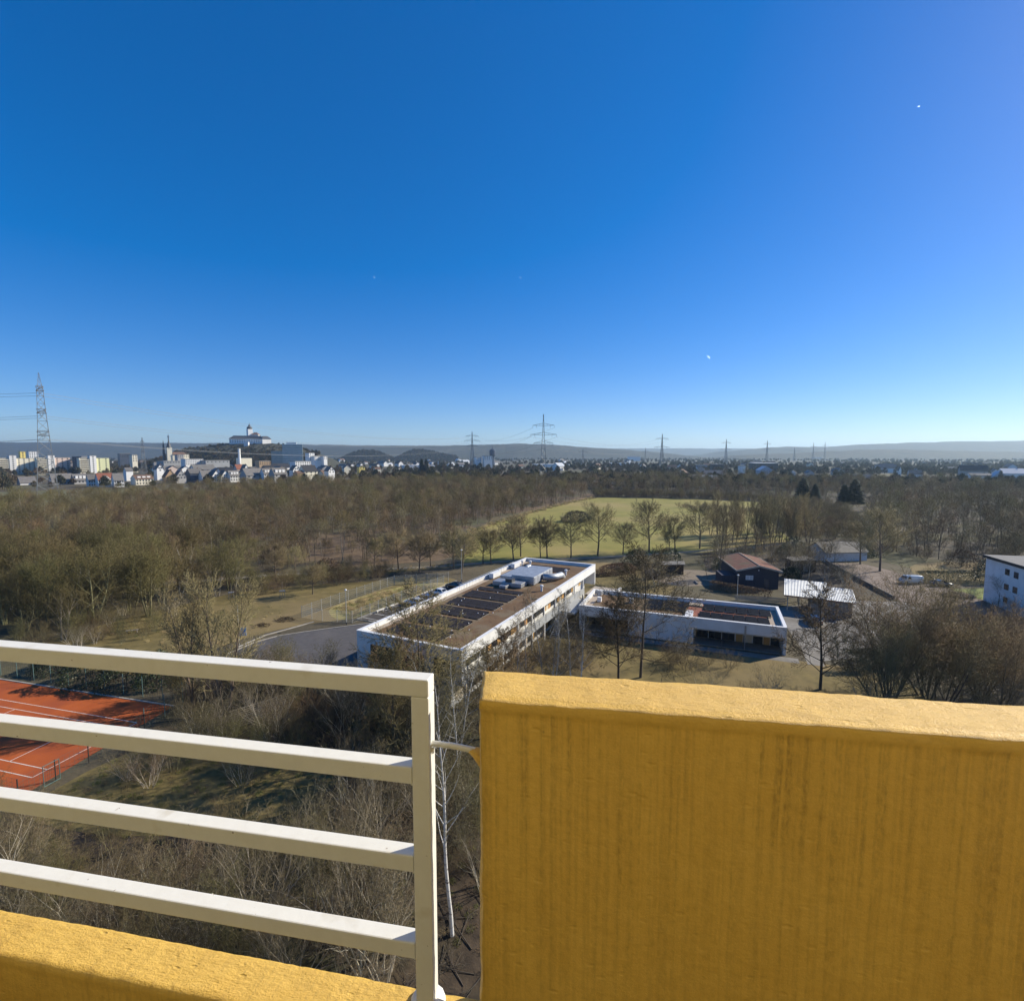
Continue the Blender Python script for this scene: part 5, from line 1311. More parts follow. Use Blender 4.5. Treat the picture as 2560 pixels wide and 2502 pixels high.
# dry grass, reed and rough tufts
def tuft(seed, n, h, sp, m):
    r_ = random.Random(seed); t = Tubes()
    for k in range(n):
        a = r_.random() * 6.28; q = sp * math.sqrt(r_.random()); p = Vector((q * math.cos(a), q * math.sin(a), -.02))
        ln = Vector((r_.uniform(-.5, .5), r_.uniform(-.5, .5), 1)).normalized() * h * r_.uniform(.6, 1.2)
        t.add([p, p + ln * .6, p + ln + Vector((ln.x, ln.y, 0)) * .4], [.018, .014], 3)
    return tmesh(t, 'tuft', [m])
TS = [tuft(1, 60, .95, .7, L_STRAW), tuft(2, 50, .7, .6, L_STRAW), tuft(3, 60, .45, .6, L_GRASS)]
tp = []
edge = [(-14, 150), (-15, 205), (4, 255), (32, 316), (58, 362)]
for a, b in zip(edge, edge[1:]):
    a = Vector(a); b = Vector(b); n = int((b - a).length / .42)
    for k in range(n):
        q = a.lerp(b, k / n); tp.append((q.x + rg.gauss(0, 1.5), q.y + rg.gauss(0, 1.2), 0, rg.uniform(.6, 1.25), rg.random() * 6))
for x, y in fill([(-35, 98), (-30, 92), (-24, 101), (-17, 115), (-22, 116), (-30, 108)], .85, 21): tp.append((x, y, .02, rg.uniform(.45, 1.0), rg.random() * 6))
for x, y in fill([(-72, 82), (-46, 76), (-44, 84), (-40, 92), (-46, 100), (-66, 96)], 1.9, 22): tp.append((x, y, 0, rg.uniform(.25, .55), rg.random() * 6))
for x, y in fill([(-60, 116), (-30, 128), (-14, 136), (-14, 142), (-34, 134), (-62, 124)], 2.0, 23): tp.append((x, y, 0, rg.uniform(.4, .8), rg.random() * 6))
scatter('dry_grass', 'straw-coloured dry grass tufts along the meadow edge and in the basin', tp, TS)
gt_ = [tuft(5, 46, .30, .45, L_GRASS), tuft(6, 40, .24, .4, pm('tuft_brown', (.20, .145, .08), rough=.9, rnd=.3))]
gp_ = [(x, y, 0, rg.uniform(.4, .9), rg.random() * 6) for x, y in fill([(-42, 41), (-30, 37), (-14, 34), (0, 27), (10, 40), (4, 60), (-12, 60), (-38, 52)], .95, 24)]
fb = Tubes(); r_ = random.Random(3)
def lying(p, d, l, r, lev):
    q = p + d * l * .5 + Vector((0, 0, r_.uniform(0, .05))); e = p + d * l
    fb.add([p, q, e], [r, r * .7], 4)
    if lev < 2:
        for k in range(5):
            a = r_.uniform(-.9, .9); nd = Vector((d.x * math.cos(a) - d.y * math.sin(a), d.x * math.sin(a) + d.y * math.cos(a), r_.uniform(-.02, .12)))
            lying(p.lerp(e, r_.uniform(.2, .9)), nd, l * r_.uniform(.3, .6), r * .55, lev + 1)
lying(Vector((0, 0, .04)), Vector((1, .2, .03)), 2.6, .035, 0)
fallen = tmesh(fb, 'fallen_branch', [B_DARK])
fp_ = [(x, y, 0, rg.uniform(.5, 1.2), rg.random() * 6.28) for x, y in fill([(-10, 34), (2, 36), (4, 22), (-12, 22)], 1.5, 28)]
scatter('fallen_branches', 'dead branches lying on the leaf litter under the birch', fp_, [fallen])
scatter('ground_cover', 'rough grass and dead stalks on the thicket floor', gp_, gt_)

# ---- low-detail trees of the plain
def clump(seed, n, s, mt, tall=1.0):
    r_ = random.Random(seed); c = MB()
    c.tube([(0, 0, 0), (0, 0, 3.5 * tall)], [.25, .15], 4)
    for k in range(7):
        a = r_.random() * 6.28; c.tube([(0, 0, 2.4), (2.2 * math.cos(a), 2.2 * math.sin(a), 6.2 * tall), (3.0 * math.cos(a), 3.0 * math.sin(a), 8.2 * tall)], [.14, .09, .03], 3)
    for k in range(n):
        z = r_.random(); a = r_.random() * 6.28; q = 3.6 * math.sqrt(r_.random()) * math.sin(PI * min(1, .25 + z * .75))
        p = Vector((q * math.cos(a), q * math.sin(a), (2.6 + 6.8 * z) * tall))
        d = Vector((math.cos(a) * .6, math.sin(a) * .6, 1)) * s * r_.uniform(.7, 1.6); e = Vector((r_.gauss(0, 1), r_.gauss(0, 1), .2)) * s * .16
        c.quad(p - e, p + e, p + d)
    return c.mesh('plain_tree', mt)
F_B = pm('far_twigs', (.135, .104, .060), rough=.9, rnd=.4); F_G = pm('far_evergreen', (.07, .072, .045), rough=.9, rnd=.3); F_O = pm('far_olive', (.115, .10, .052), rough=.9, rnd=.3)
CL = [clump(1, 260, 1.3, F_B), clump(2, 240, 1.4, F_B, .9), clump(3, 260, 1.3, F_O, .85), clump(4, 320, 1.5, F_B, .8), clump(5, 420, 1.5, F_G, 1.0)]
pl_ = []
for k in range(9500):
    D = math.exp(rg.uniform(math.log(430), math.log(3900))); u = rg.uniform(-1.12, 1.12)
    x, y = u * D, D
    if -.98 < u < -.30 and D < 760 and rg.random() < .82: continue          # roofs of the town front
    if inside([(-360, 290), (-285, 272), (-250, 310), (-250, 365), (-225, 430), (-190, 470), (-330, 470), (-430, 400)], x, y): continue
    if inside(WOOD, x, y): continue
    if mnoise.noise(Vector((x * .004, y * .004, 1.3))) < -.28: continue      # open ground
    pl_.append((x, y, 0, rg.uniform(.55, 1.15) * (1 + D / 9000), rg.random() * 6.28))
scatter('suburban_trees', 'leafless trees of the wide plain between town, suburbs and hills', pl_, CL)
# ------------------------------------------------------------------ the town on the plain
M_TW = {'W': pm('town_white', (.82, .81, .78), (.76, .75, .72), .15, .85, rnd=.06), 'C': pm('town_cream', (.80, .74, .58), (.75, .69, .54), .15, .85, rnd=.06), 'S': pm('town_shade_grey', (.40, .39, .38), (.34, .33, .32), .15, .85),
        'O': pm('town_orange', (.42, .29, .17), (.36, .25, .15), .15, .85), 'N': pm('town_navy', (.05, .065, .09), (.08, .09, .12), .15, .4), 'P': pm('town_pink', (.55, .44, .38), rough=.85), 'G': pm('town_grey', (.36, .365, .36), (.30, .305, .30), .1, .8),
        'D': pm('town_dark', (.09, .085, .08), rough=.8), 'K': pm('town_black', (.05, .05, .052), rough=.7), 'U': pm('town_bluegrey', (.42, .46, .52), (.37, .41, .46), .1, .7), 'T': pm('town_tan', (.50, .46, .39), (.42, .38, .32), .1, .8), 'Y': pm('town_yellow', (.75, .60, .18), rough=.85), 'LY': pm('town_lemon', (.72, .72, .42), rough=.85), 'PK': pm('town_rose', (.70, .55, .46), rough=.85)}
M_RF = {'D': pm('tiles_dark', (.17, .16, .15), (.13, .122, .115), .5, .75, rnd=.15), 'R': pm('tiles_red', (.27, .10, .06), (.21, .08, .05), .5, .8), 'B': pm('tiles_brown', (.19, .115, .075), (.15, .09, .06), .5, .8), 'K': pm('tiles_black', (.03, .03, .032), rough=.5), 'U': pm('roof_pale', (.50, .53, .57), rough=.6), 'T': pm('roof_tan', (.46, .42, .35), (.40, .36, .30), .1, .8), 'F': pm('flat_roof', (.30, .29, .27), (.24, .235, .22), .1, .9)}
M_TWIN = pm('town_window', (.045, .05, .06), rough=.15, spec=.6)
TOWN = [
    ('long low house with dark roof and white garden wall at the left border', -491.4, 520, 12.5, 13.6, 2.1, 7.9, 54, 'e', 'W', 'D', (0, 0), ''),
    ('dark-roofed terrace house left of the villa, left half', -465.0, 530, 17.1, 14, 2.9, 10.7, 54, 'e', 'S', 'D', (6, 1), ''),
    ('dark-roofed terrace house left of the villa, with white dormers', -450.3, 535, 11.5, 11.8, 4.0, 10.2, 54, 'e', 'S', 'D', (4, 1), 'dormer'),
    ('dark-roofed left wing of the white villa', -399.4, 488, 7.2, 9, 6.3, 11.8, 50, 'e', 'W', 'D', (4, 2), ''),
    ('white villa with a red roof and a white pediment', -385.6, 486, 11.9, 12.0, 6.8, 12.7, 50, 'e', 'W', 'R', (6, 2), 'pediment'),
    ('dark-roofed right wing of the white villa', -371.7, 484, 7.8, 9, 6.5, 12.8, 50, 'e', 'W', 'D', (4, 2), ''),
    ('cream house with a brown roof and white dormers right of the villa', -373.1, 520, 15.5, 14, 6.1, 9.7, 54, 'e', 'C', 'B', (6, 2), 'dormer'),
    ('orange-brown gabled house with a bright dormer window', -363.2, 545, 9.6, 9, 7.5, 14.5, 54, 'g', 'O', 'B', (3, 1), ''),
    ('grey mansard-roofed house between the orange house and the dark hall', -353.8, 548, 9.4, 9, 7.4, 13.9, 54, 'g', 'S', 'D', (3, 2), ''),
    ('house with a large dark blue-black roof beside the white row', -344.8, 560, 13.1, 11.5, 10.5, 15.1, 54, 'e', 'N', 'D', (0, 0), ''),
    ('long white house at the left end of the white row, eaves to the front', -333.4, 560, 10.2, 9, 6.9, 13.1, 54, 'e', 'W', 'D', (4, 2), ''),
    ('first white gable of the white row, counted from the left', -324.3, 562, 9.6, 9, 6.8, 13.2, 54, 'g', 'W', 'D', (4, 3), ''),
    ('second white gable of the white row, counted from the left', -315.4, 564, 9.3, 9, 6.7, 13.1, 54, 'g', 'W', 'D', (4, 3), ''),
    ('white house with a grey roof and flat dormer right of the two white gables', -306.9, 568, 11.0, 9.2, 7.4, 12.8, 54, 'e', 'W', 'D', (4, 2), 'dormer'),
    ('cream gabled house at the right end of the white row', -303.4, 575, 9.5, 9, 7.3, 12.2, 54, 'g', 'C', 'D', (0, 0), ''),
    ('white gable rising behind the cream gabled house', -315.8, 610, 6.1, 9, 12.7, 18.8, 54, 'g', 'W', 'D', (2, 2), ''),
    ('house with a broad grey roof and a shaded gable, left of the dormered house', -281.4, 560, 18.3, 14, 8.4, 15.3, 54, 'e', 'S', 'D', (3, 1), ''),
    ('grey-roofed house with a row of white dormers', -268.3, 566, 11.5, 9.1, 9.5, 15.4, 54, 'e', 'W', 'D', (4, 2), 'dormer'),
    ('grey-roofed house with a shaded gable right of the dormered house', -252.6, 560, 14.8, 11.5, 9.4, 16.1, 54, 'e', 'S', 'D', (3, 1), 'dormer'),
    ('white gabled house behind the brown low house', -268.8, 640, 9.5, 9, 11.8, 17.1, 54, 'g', 'W', 'D', (2, 2), ''),
    ('low brown house in front of the white gabled one', -242.5, 590, 9.8, 9, 9.4, 11.6, 54, 'e', 'O', 'B', (0, 0), ''),
    ('black-roofed house with a cream gable at the right end of the town front', -235.1, 600, 17.1, 12.6, 11.3, 17.9, 54, 'e', 'C', 'K', (3, 2), ''),
    ('small white gabled house alone right of the town front', -214.6, 610, 8.5, 9, 11.5, 16.0, 54, 'g', 'W', 'D', (2, 2), ''),
    ('low dark roof with a reddish gable behind the orange house', -423.2, 640, 9.9, 9, 13.6, 16.5, 54, 'g', 'P', 'K', (0, 0), ''),
    ('narrow white gable behind the villa garden', -436.9, 640, 3.3, 9, 14.8, 18.3, 54, 'g', 'W', 'D', (1, 2), ''),
    ('house with a red roof behind the white row', -328.6, 620, 7.9, 9, 13.5, 18.6, 54, 'e', 'P', 'R', (0, 0), ''),
    ('white gable with a black roof behind the dark hall', -401.0, 630, 8.8, 9, 13.2, 16.1, 54, 'g', 'W', 'K', (0, 0), ''),
    ('small dark-roofed house with a white gable before the tall spruce', -447.7, 600, 6.8, 9, 11.7, 15.3, 54, 'e', 'W', 'D', (0, 0), ''),
    ('white gable leaning out between dark roofs, right of the small lattice mast', -425.3, 620, 7.4, 9, 13.2, 18.6, 54, 'g', 'W', 'D', (1, 2), ''),
    ('long grey flat-roofed school-like block behind the roofs', -525.4, 800, 30.3, 30, 20.5, 20.5, 52, 'f', 'G', 'F', (8, 1), ''),
    ('white three-storey flat-roofed block behind the white row', -488.6, 790, 24.8, 18, 23.8, 23.8, 52, 'f', 'W', 'F', (10, 3), ''),
    ('grey flat-roofed hall with a dark window band', -458.4, 800, 34.8, 30, 21.4, 21.4, 52, 'f', 'G', 'F', (6, 1), ''),
    ('pale flat-roofed building right of the white chimney', -466.4, 900, 20.8, 14, 24.8, 24.8, 52, 'f', 'C', 'F', (0, 0), ''),
    ('beige flat-roofed building below the glass office block', -409.2, 850, 18.6, 14, 20.2, 20.2, 52, 'f', 'O', 'F', (5, 2), ''),
    ('white slab tower right of the glass office block', -389.6, 1000, 11.4, 14, 34.0, 34.0, 52, 'f', 'W', 'F', (2, 5), ''),
    ('white low block beside the white slab tower', -376.7, 1000, 16.2, 14, 27.6, 27.6, 52, 'f', 'W', 'F', (5, 3), ''),
    ('small white cube house right of the white low block', -363.0, 1000, 7.4, 14, 27.6, 27.6, 52, 'f', 'W', 'F', (2, 2), ''),
    ('white terraced flats above the black-roofed house', -284.8, 700, 23.0, 14, 21.3, 21.3, 52, 'f', 'W', 'F', (7, 3), ''),
    ('pale square block right of the church', -601.8, 950, 8.9, 14, 31.2, 31.2, 52, 'f', 'C', 'F', (3, 2), ''),
    ('grey flat block in front of the church', -599.6, 930, 9.9, 14, 30.5, 30.5, 52, 'f', 'S', 'F', (3, 2), ''),
    ('white-topped block between the two cream apartment blocks', -930.7, 1000, 13.4, 14, 36.9, 36.9, 52, 'f', 'W', 'F', (4, 6), ''),
    ('dark blue office block with white end panels in the town centre', -828.4, 1100, 18.7, 14, 33.3, 33.3, 52, 'f', 'N', 'F', (6, 3), ''),
    ('yellowish white terraced flats left of the small lattice mast', -660.8, 900, 7.7, 14, 30.1, 30.1, 52, 'f', 'C', 'F', (2, 4), ''),
    ('long dark industrial hall with a bright roof edge on the plain', 447.0, 900, 37.7, 40, 15.7, 15.7, -8, 'f', 'D', 'F', (0, 0), 'whiteroof'),
    ('dark flat-roofed hall left of the industrial hall', 360.9, 900, 19.0, 14, 13.6, 13.6, -8, 'f', 'K', 'F', (0, 0), ''),
    ('white narrow building left of the blue-grey gabled hall', 314.8, 700, 7.1, 14, 15.3, 15.3, -14, 'f', 'W', 'F', (0, 0), ''),
    ('low dark block on the plain behind the pale barn roof', 352.1, 950, 18.5, 14, 11.8, 11.8, -8, 'f', 'S', 'F', (0, 0), ''),
    ('white block left of the dark water tower', -74.1, 1150, 13.9, 14, 25.1, 25.1, 30, 'f', 'W', 'F', (3, 3), ''),
    ('white block in front of the dark water tower', -53.2, 1150, 20.2, 14, 28.0, 28.0, 25, 'f', 'W', 'F', (4, 3), ''),
    ('blue-grey gabled hall on the plain right of the meadow', 307.6, 620, 14.2, 20, 11.8, 16.4, -12, 'g', 'U', 'U', (0, 0), ''),
    ('barn with a wide pale sagging roof above the dark shrub belt', 190.7, 505, 23.2, 12, 5.9, 10.1, -14, 'e', 'T', 'T', (0, 0), ''),
    ('white hall with a dark rounded roof at the right border', 513.2, 560, 17.9, 16, 7.7, 10.0, -25, 'e', 'W', 'K', (0, 0), ''),
    ('white tent-like gable beside the dark fir at the right border', 524.2, 550, 12.8, 12, 6.3, 12.6, -25, 'g', 'W', 'U', (0, 0), ''),
    ('large white-gabled building with a pale roof cut by the right border', 589.0, 600, 21.3, 20, 8.6, 14.1, -25, 'e', 'W', 'U', (0, 0), ''),
    ('pale roofed house low at the right border', 498.2, 500, 8.0, 9, 2.9, 7.5, -25, 'e', 'W', 'U', (0, 0), ''),
    ('small white house between bare trees on the right plain', 530.1, 700, 2.8, 9, 10.1, 14.5, -20, 'g', 'W', 'D', (0, 0), ''),
    ('white gable among trees left of the white hall', 680.0, 720, 8.4, 9, 6.9, 10.2, -20, 'g', 'W', 'D', (0, 0), ''),
    ('small bright gable right of the white house on the right plain', 600.3, 760, 6.9, 9, 5.6, 10.5, -20, 'g', 'W', 'D', (0, 0), ''),
    ('small white house at the left of the plain halls', 288.0, 800, 6.2, 9, 7.3, 12.9, -15, 'g', 'W', 'D', (0, 0), ''),
    ('small white gable alone at the near edge of the town plain', -254.0, 720, 9.9, 9, 8.1, 13.3, 40, 'g', 'W', 'D', (2, 2), ''),
    ('cream house left of the yellow house on the plain', -250.3, 780, 10.1, 9, 10.5, 14.7, 40, 'g', 'C', 'D', (0, 0), ''),
    ('bright yellow house on the plain left of the dark evergreen clump', -233.7, 800, 9.3, 9, 11.4, 13.7, 40, 'g', 'Y', 'D', (2, 2), ''),
    ('low cream house right of the yellow house', -208.5, 800, 9.2, 9, 8.5, 10.8, 40, 'e', 'C', 'B', (0, 0), ''),
]
HW = {}
def house(lab, x, y, w_, d_, he, ht, phi, typ, wall, roof, win, extra):
    t = thing('flat_block' if typ == 'f' else 'house', lab, 'building' if typ == 'f' else 'house', (x, y, 0), R(phi), None)
    m = MB()
    if typ == 'f':
        m.box(-w_ / 2, w_ / 2, 0, d_, 0, he).build('wall', M_TW[wall], t)
        MB().box(-w_ / 2 - .15, w_ / 2 + .15, -.15, d_ + .15, he + .001, he + .7).build('roof', M_TW['W'] if extra == 'whiteroof' else M_RF['F'], t)
    elif typ == 'g':
        m.profile([(-w_ / 2, 0), (w_ / 2, 0), (w_ / 2, he), (0, ht), (-w_ / 2, he)], 0, d_); m.build('wall', M_TW[wall], t)
        r = MB(); s_ = (ht - he) / (w_ / 2); ov = .5
        r.profile([(-w_ / 2 - ov, he - ov * s_ + .02), (-.001, ht + .02), (-.001, ht + .4), (-w_ / 2 - ov, he - ov * s_ + .4)], -.35, d_ + .3)
        r.profile([(.001, ht + .02), (w_ / 2 + ov, he - ov * s_ + .02), (w_ / 2 + ov, he - ov * s_ + .4), (.001, ht + .4)], -.35, d_ + .3)
        ro = r.build('roof', M_RF[roof], t)
        MB().box(w_ * .2, w_ * .2 + .8, d_ * .5, d_ * .5 + .8, he + (ht - he) * .5, ht + .9).build('chimney', M_RF['B'], ro)
    else:
        v = [(-w_ / 2, 0, 0), (w_ / 2, 0, 0), (w_ / 2, d_, 0), (-w_ / 2, d_, 0)]
        m.v = v + [(a, b, he) for a, b, _ in v] + [(-w_ / 2, d_ / 2, ht), (w_ / 2, d_ / 2, ht)]
        m.f = [(0, 1, 5, 4), (2, 3, 7, 6), (1, 2, 6, 9, 5), (3, 0, 4, 8, 7), (4, 5, 9, 8), (6, 7, 8, 9), (3, 2, 1, 0)]
        m.build('wall', M_TW[wall], t)
        r = MB(); s_ = (ht - he) / (d_ / 2); ov = .5
        for sg_, y0 in ((1, 0), (-1, d_)):
            ya, za, yb, zb = y0 - sg_ * ov, he - ov * s_, d_ / 2 - sg_ * .001, ht
            i = len(r.v)
            for xx in (-w_ / 2 - .3, w_ / 2 + .3): r.v += [(xx, ya, za + .02), (xx, yb, zb + .02), (xx, yb, zb + .4), (xx, ya, za + .4)]
            r.f += [(i, i+1, i+2, i+3), (i+7, i+6, i+5, i+4), (i+3, i+2, i+6, i+7), (i, i+4, i+5, i+1), (i, i+3, i+7, i+4), (i+1, i+5, i+6, i+2)]
        ro = r.build('roof', M_RF[roof], t)
        MB().box(w_ * .25, w_ * .25 + .8, d_ * .5, d_ * .5 + .8, ht - .8, ht + 1.2).build('chimney', M_RF['B'], ro)
        if extra == 'dormer':
            for k in (-1, 0, 1):
                c = k * w_ * .27
                MB().box(c - w_ * .09, c + w_ * .09, d_ * .12, d_ * .42, he + (ht - he) * .25, he + (ht - he) * .72).build('dormer', M_TW['W'], ro)
        if extra == 'pediment':
            MB().profile([(-w_ * .38, he), (w_ * .38, he), (0, he + (ht - he) * .72)], -.5, d_ * .4).build('pediment', M_TW['W'], t)
    nx, nz = win
    if nx and nz:
        ww = min(1.7, w_ / nx * .5); z_low = max(1.0, he - nz * 2.9) if typ == 'f' else 1.0
        zs = [he - 2.2 - 2.9 * k for k in range(nz)] if typ != 'g' else [he - 2.0 - 2.8 * k for k in range(max(1, nz - 1))]
        key = round(ww, 1)
        if key not in HW: HW[key] = MB().box(-key / 2, key / 2, -.06, .02, 0, 1.5).mesh('window', M_TWIN)
        for z in zs:
            if z < .4: continue
            for k in range(nx): inst(HW[key], 'window', t, (-w_ / 2 + w_ * (k + .5) / nx, 0, z))
        if typ == 'g' and nz > 1:
            for k in range(2): inst(HW[key], 'window', t, ((k - .5) * w_ * .28, 0, he + (ht - he) * .12))
    return t
for row in TOWN: house(*row)

# apartment slabs with stacked balconies at the left border
def slab(lab, x, y, w_, h_, phi, parts):
    """parts: (x0,x1,y_front,height,material,balconies)"""
    t = thing('apartment_block', lab, 'apartment block', (x, y, 0), R(phi))
    for x0, x1, yf, hh, mt, bal in parts:
        MB().box(x0, x1, yf, yf + 13, 0, hh).build('wall', M_TW[mt], t)
        MB().box(x0 - .2, x1 + .2, yf - .2, yf + 13.2, hh + .001, hh + .5).build('roof', M_RF['F'], t)
        n = int((hh - 1.5) / 2.9)
        for k in range(n):
            z = hh - 2.3 - k * 2.9
            if bal:
                bx_ = MB().box(x0 + .4, x1 - .4, yf - 1.5, yf - .001, z - .95, z + .15)
                bx_.build('balcony', M_TW[mt], t)
                MB().box(x0 + 1.6, x1 - 1.6, yf - .05, yf - .002, z + .16, z + 1.2).build('window', M_TWIN, t)
            else:
                nn = max(1, int((x1 - x0) / 6))
                for q in range(nn):
                    c = x0 + (x1 - x0) * (q + .5) / nn
                    if (1.8) not in HW: HW[1.8] = MB().box(-.9, .9, -.06, .02, 0, 1.5).mesh('window', M_TWIN)
                    inst(HW[1.8], 'window', t, (c, yf, z))
    return t
slab('cream apartment block with a yellow rooftop cabin cut by the left border', -775, 800, 40, 25, 52, [(-20, -6, 0, 25.4, 'C', True), (-6, 2, -2, 29.5, 'W', False), (2, 26, 1, 25.0, 'C', False), (8, 14, 6, 35.5, 'Y', False)])
slab('cream and rose apartment block in the middle of three', -713, 802, 40, 26, 52, [(-22, -9, 0, 26.0, 'C', True), (-9, -1, -2, 29.6, 'W', False), (-1, 18, 1, 26.0, 'PK', False)])
slab('cream and lemon yellow apartment block, rightmost of three', -655, 804, 40, 26, 52, [(-18, -5, 0, 25.6, 'C', True), (-5, 3, -2, 29.0, 'W', False), (3, 20, 1, 25.5, 'LY', False)])
house('shaded apartment slab coloured dark slate-blue between the rose and the lemon block', -688, 812, 15, 12, 27.5, 27.5, 0, 'f', 'N', 'F', (3, 8), '')  # shaded recess between blocks; its shade is put into the navy wall colour
house('shaded apartment slab coloured dark between the left and the middle cream block', -745, 812, 14, 12, 26.5, 26.5, 0, 'f', 'N', 'F', (3, 8), '')  # navy walls again carry the shade of the gap as colour

# abbey hill with the abbey
M_WOODHILL = pm('wooded_hill', (.040, .042, .030), (.068, .064, .042), .03, .95, .8, .12, c3=(.032, .038, .026), scale3=.008)
def hill(name, pts, y0, depth_f, depth_b, rough_, seed, m_=None):
    """a ridge with real depth: crest line pts (x,z) at distance y0, falling to the plain in front and behind"""
    mb = MB(); xs = [p[0] for p in pts]; zs = [p[1] for p in pts]
    n = 420; prof = ((-1, -.01), (-.8, .22), (-.55, .52), (-.3, .80), (-.12, .96), (0, 1), (.25, .9), (.6, .5), (1, -.01)); k = len(prof)
    for i in range(n + 1):
        x = xs[0] + (xs[-1] - xs[0]) * i / n
        z = float(np.interp(x, xs, zs)) + rough_ * .35 * mnoise.noise(Vector((x * .045, seed, 0))) + rough_ * .3 * mnoise.noise(Vector((x * .013, seed, 3)))
        for t_, f_ in prof:
            yy = y0 + (depth_f if t_ < 0 else depth_b) * t_
            nz_ = mnoise.fractal(Vector((x * 7 / (abs(xs[-1] - xs[0]) + 1) * 6, yy * .004, seed)), 1.0, 2.0, 5)
            mb.v.append((x, yy + nz_ * depth_f * .06, max(-1, z * f_ + (nz_ * rough_ if 0 < f_ else 0))))
    for i in range(n):
        for q in range(k - 1):
            a = i * k + q; mb.f.append((a, a + k, a + k + 1, a + 1))
    o = mb.build(name, m_ or M_WOODHILL, smooth=True); o['kind'] = 'structure'; return o
hill('abbey_hill', [(-850, 0), (-823, 26), (-803, 46), (-751, 52), (-694, 59), (-579, 59), (-528, 51), (-490, 38), (-452, 22), (-420, 0)], 1262, 150, 140, 1.5, 3)
hill('far_hills', [(-9500, 120), (-6758, 168), (-5167, 160), (-4372, 158), (-3576, 153), (-2886, 152), (-1985, 136), (-1136, 126), (-500, 105), (200, 60), (500, 0)], 5200, 1200, 1500, 6, 5)
hill('far_hills', [(-2600, 0), (-1860, 92), (-1230, 112), (-700, 112), (-332, 118), (27, 128), (296, 124), (566, 101), (881, 84), (1241, 55), (1700, 0)], 4400, 900, 1300, 5, 6)
hill('far_hills', [(-800, 0), (252, 130), (1222, 150), (2193, 152), (3357, 152), (4328, 150), (5104, 150), (7000, 140), (9000, 0)], 9300, 1500, 1500, 8, 7)
hill('far_hills', [(2000, 0), (2323, 68), (2665, 102), (2950, 124), (3237, 116), (3579, 126), (3807, 148), (4263, 164), (4719, 178), (5564, 188), (7288, 194), (9500, 190)], 5600, 1300, 1500, 6, 8)
hill('wooded_cone', [(-880, 0), (-848, 18), (-800, 40), (-754, 54), (-688, 50), (-640, 32), (-590, 10), (-570, 0)], 2600, 160, 160, 3, 9)
hill('wooded_cone', [(-610, 0), (-582, 18), (-530, 44), (-488, 58), (-409, 48), (-340, 32), (-270, 20), (-200, 0)], 2620, 170, 170, 3, 10)
hill('wooded_rise', [(1400, 0), (1568, 30), (1935, 44), (2156, 56), (2486, 70), (2670, 70), (3406, 56), (3774, 50), (4300, 0)], 3600, 500, 500, 3, 11)
hw_ = []
for k in range(1500):
    x = rg.uniform(-815, -470); f_ = rg.uniform(-.9, .0)
    z = float(np.interp(x, [-823, -803, -751, -694, -579, -528, -490], [20, 40, 46, 53, 53, 46, 33])) * (1 + f_ * .9)
    if x < -575 and x > -690 and f_ > -.10: continue
    hw_.append((x, 1262 + f_ * 150, max(0, z - 1.5), rg.uniform(.7, 1.25), rg.random() * 6.28))
scatter('hill_wood', 'leafless wood on the slopes of the abbey hill', hw_, CL)

for nm_, pts_, y0_, df_ in (('cone', [(-848, 18), (-800, 40), (-754, 54), (-688, 50), (-640, 32), (-590, 10)], 2600, 160), ('cone', [(-582, 18), (-530, 44), (-488, 58), (-409, 48), (-340, 32), (-270, 20)], 2620, 170)):
    xs_ = [p[0] for p in pts_]; zs_ = [p[1] for p in pts_]; cp_ = []
    for k in range(900):
        x = rg.uniform(xs_[0], xs_[-1]); f_ = -rg.random(); z = float(np.interp(x, xs_, zs_)) * float(np.interp(f_, (-1, -.8, -.55, -.3, -.12, 0), (0, .22, .52, .8, .96, 1)))
        cp_.append((x, y0_ + f_ * df_, max(0, z - 2.5), rg.uniform(.8, 1.3), rg.random() * 6.28))
    scatter('hill_wood', 'leafless wood on one of the two rounded cones', cp_, CL)
ab = thing('hilltop_abbey', 'white abbey with a dark roof and a bulbous church tower on the wooded hill', 'abbey', (-646, 1250, 60), R(6))
M_SLATE = pm('slate_roof', (.085, .09, .10), (.06, .064, .07), .1, .6)
def hip(x0, x1, y0, y1, z0, z1, inset):
    mb = MB(); ym = (y0 + y1) / 2
    mb.v = [(x0, y0, z0), (x1, y0, z0), (x1, y1, z0), (x0, y1, z0), (x0 + inset, ym, z1), (x1 - inset, ym, z1)]
    mb.f = [(0, 1, 5, 4), (1, 2, 5), (2, 3, 4, 5), (3, 0, 4), (3, 2, 1, 0)]
    return mb
MB().box(-38, 40, 0, 16, -14, 9.5).build('wall', M_TW['W'], ab)
hip(-40, 41, -1, 17, 9.501, 17.5, 9).build('roof', M_SLATE, ab)
east = MB(); east.box(0, 22, 0, 14, -14, 9.4); east.build('side_wing', M_TW['W'], ab, loc=(41, -6, 0), rot=R(48))
hip(-1, 23, -1, 15, 9.45, 16.5, 6).build('side_roof', M_SLATE, ab, loc=(41, -6, 0), rot=R(48))
tw_ = MB(); tw_.box(-5.5, 5.5, -5.5, 5.5, 8, 34); tw_.build('church_tower', M_TW['W'], ab, loc=(1.5, 22, 0), rot=R(40))
tz = MB().lathe([(5.8, 34), (6.6, 36), (5.6, 39), (3.0, 41), (2.4, 43), (1.6, 44.5), (.7, 45.5), (.2, 50)], 0, 0, 10); tz.build('onion_spire', M_SLATE, ab, True, (1.5, 22, 0))
MB().box(7, 24, 14, 28, 8, 20).build('church_nave', M_TW['W'], ab)
hip(6.5, 25, 13, 29, 20.01, 26, 6).build('nave_roof', pm('nave_tiles', (.20, .12, .09), rough=.8), ab)
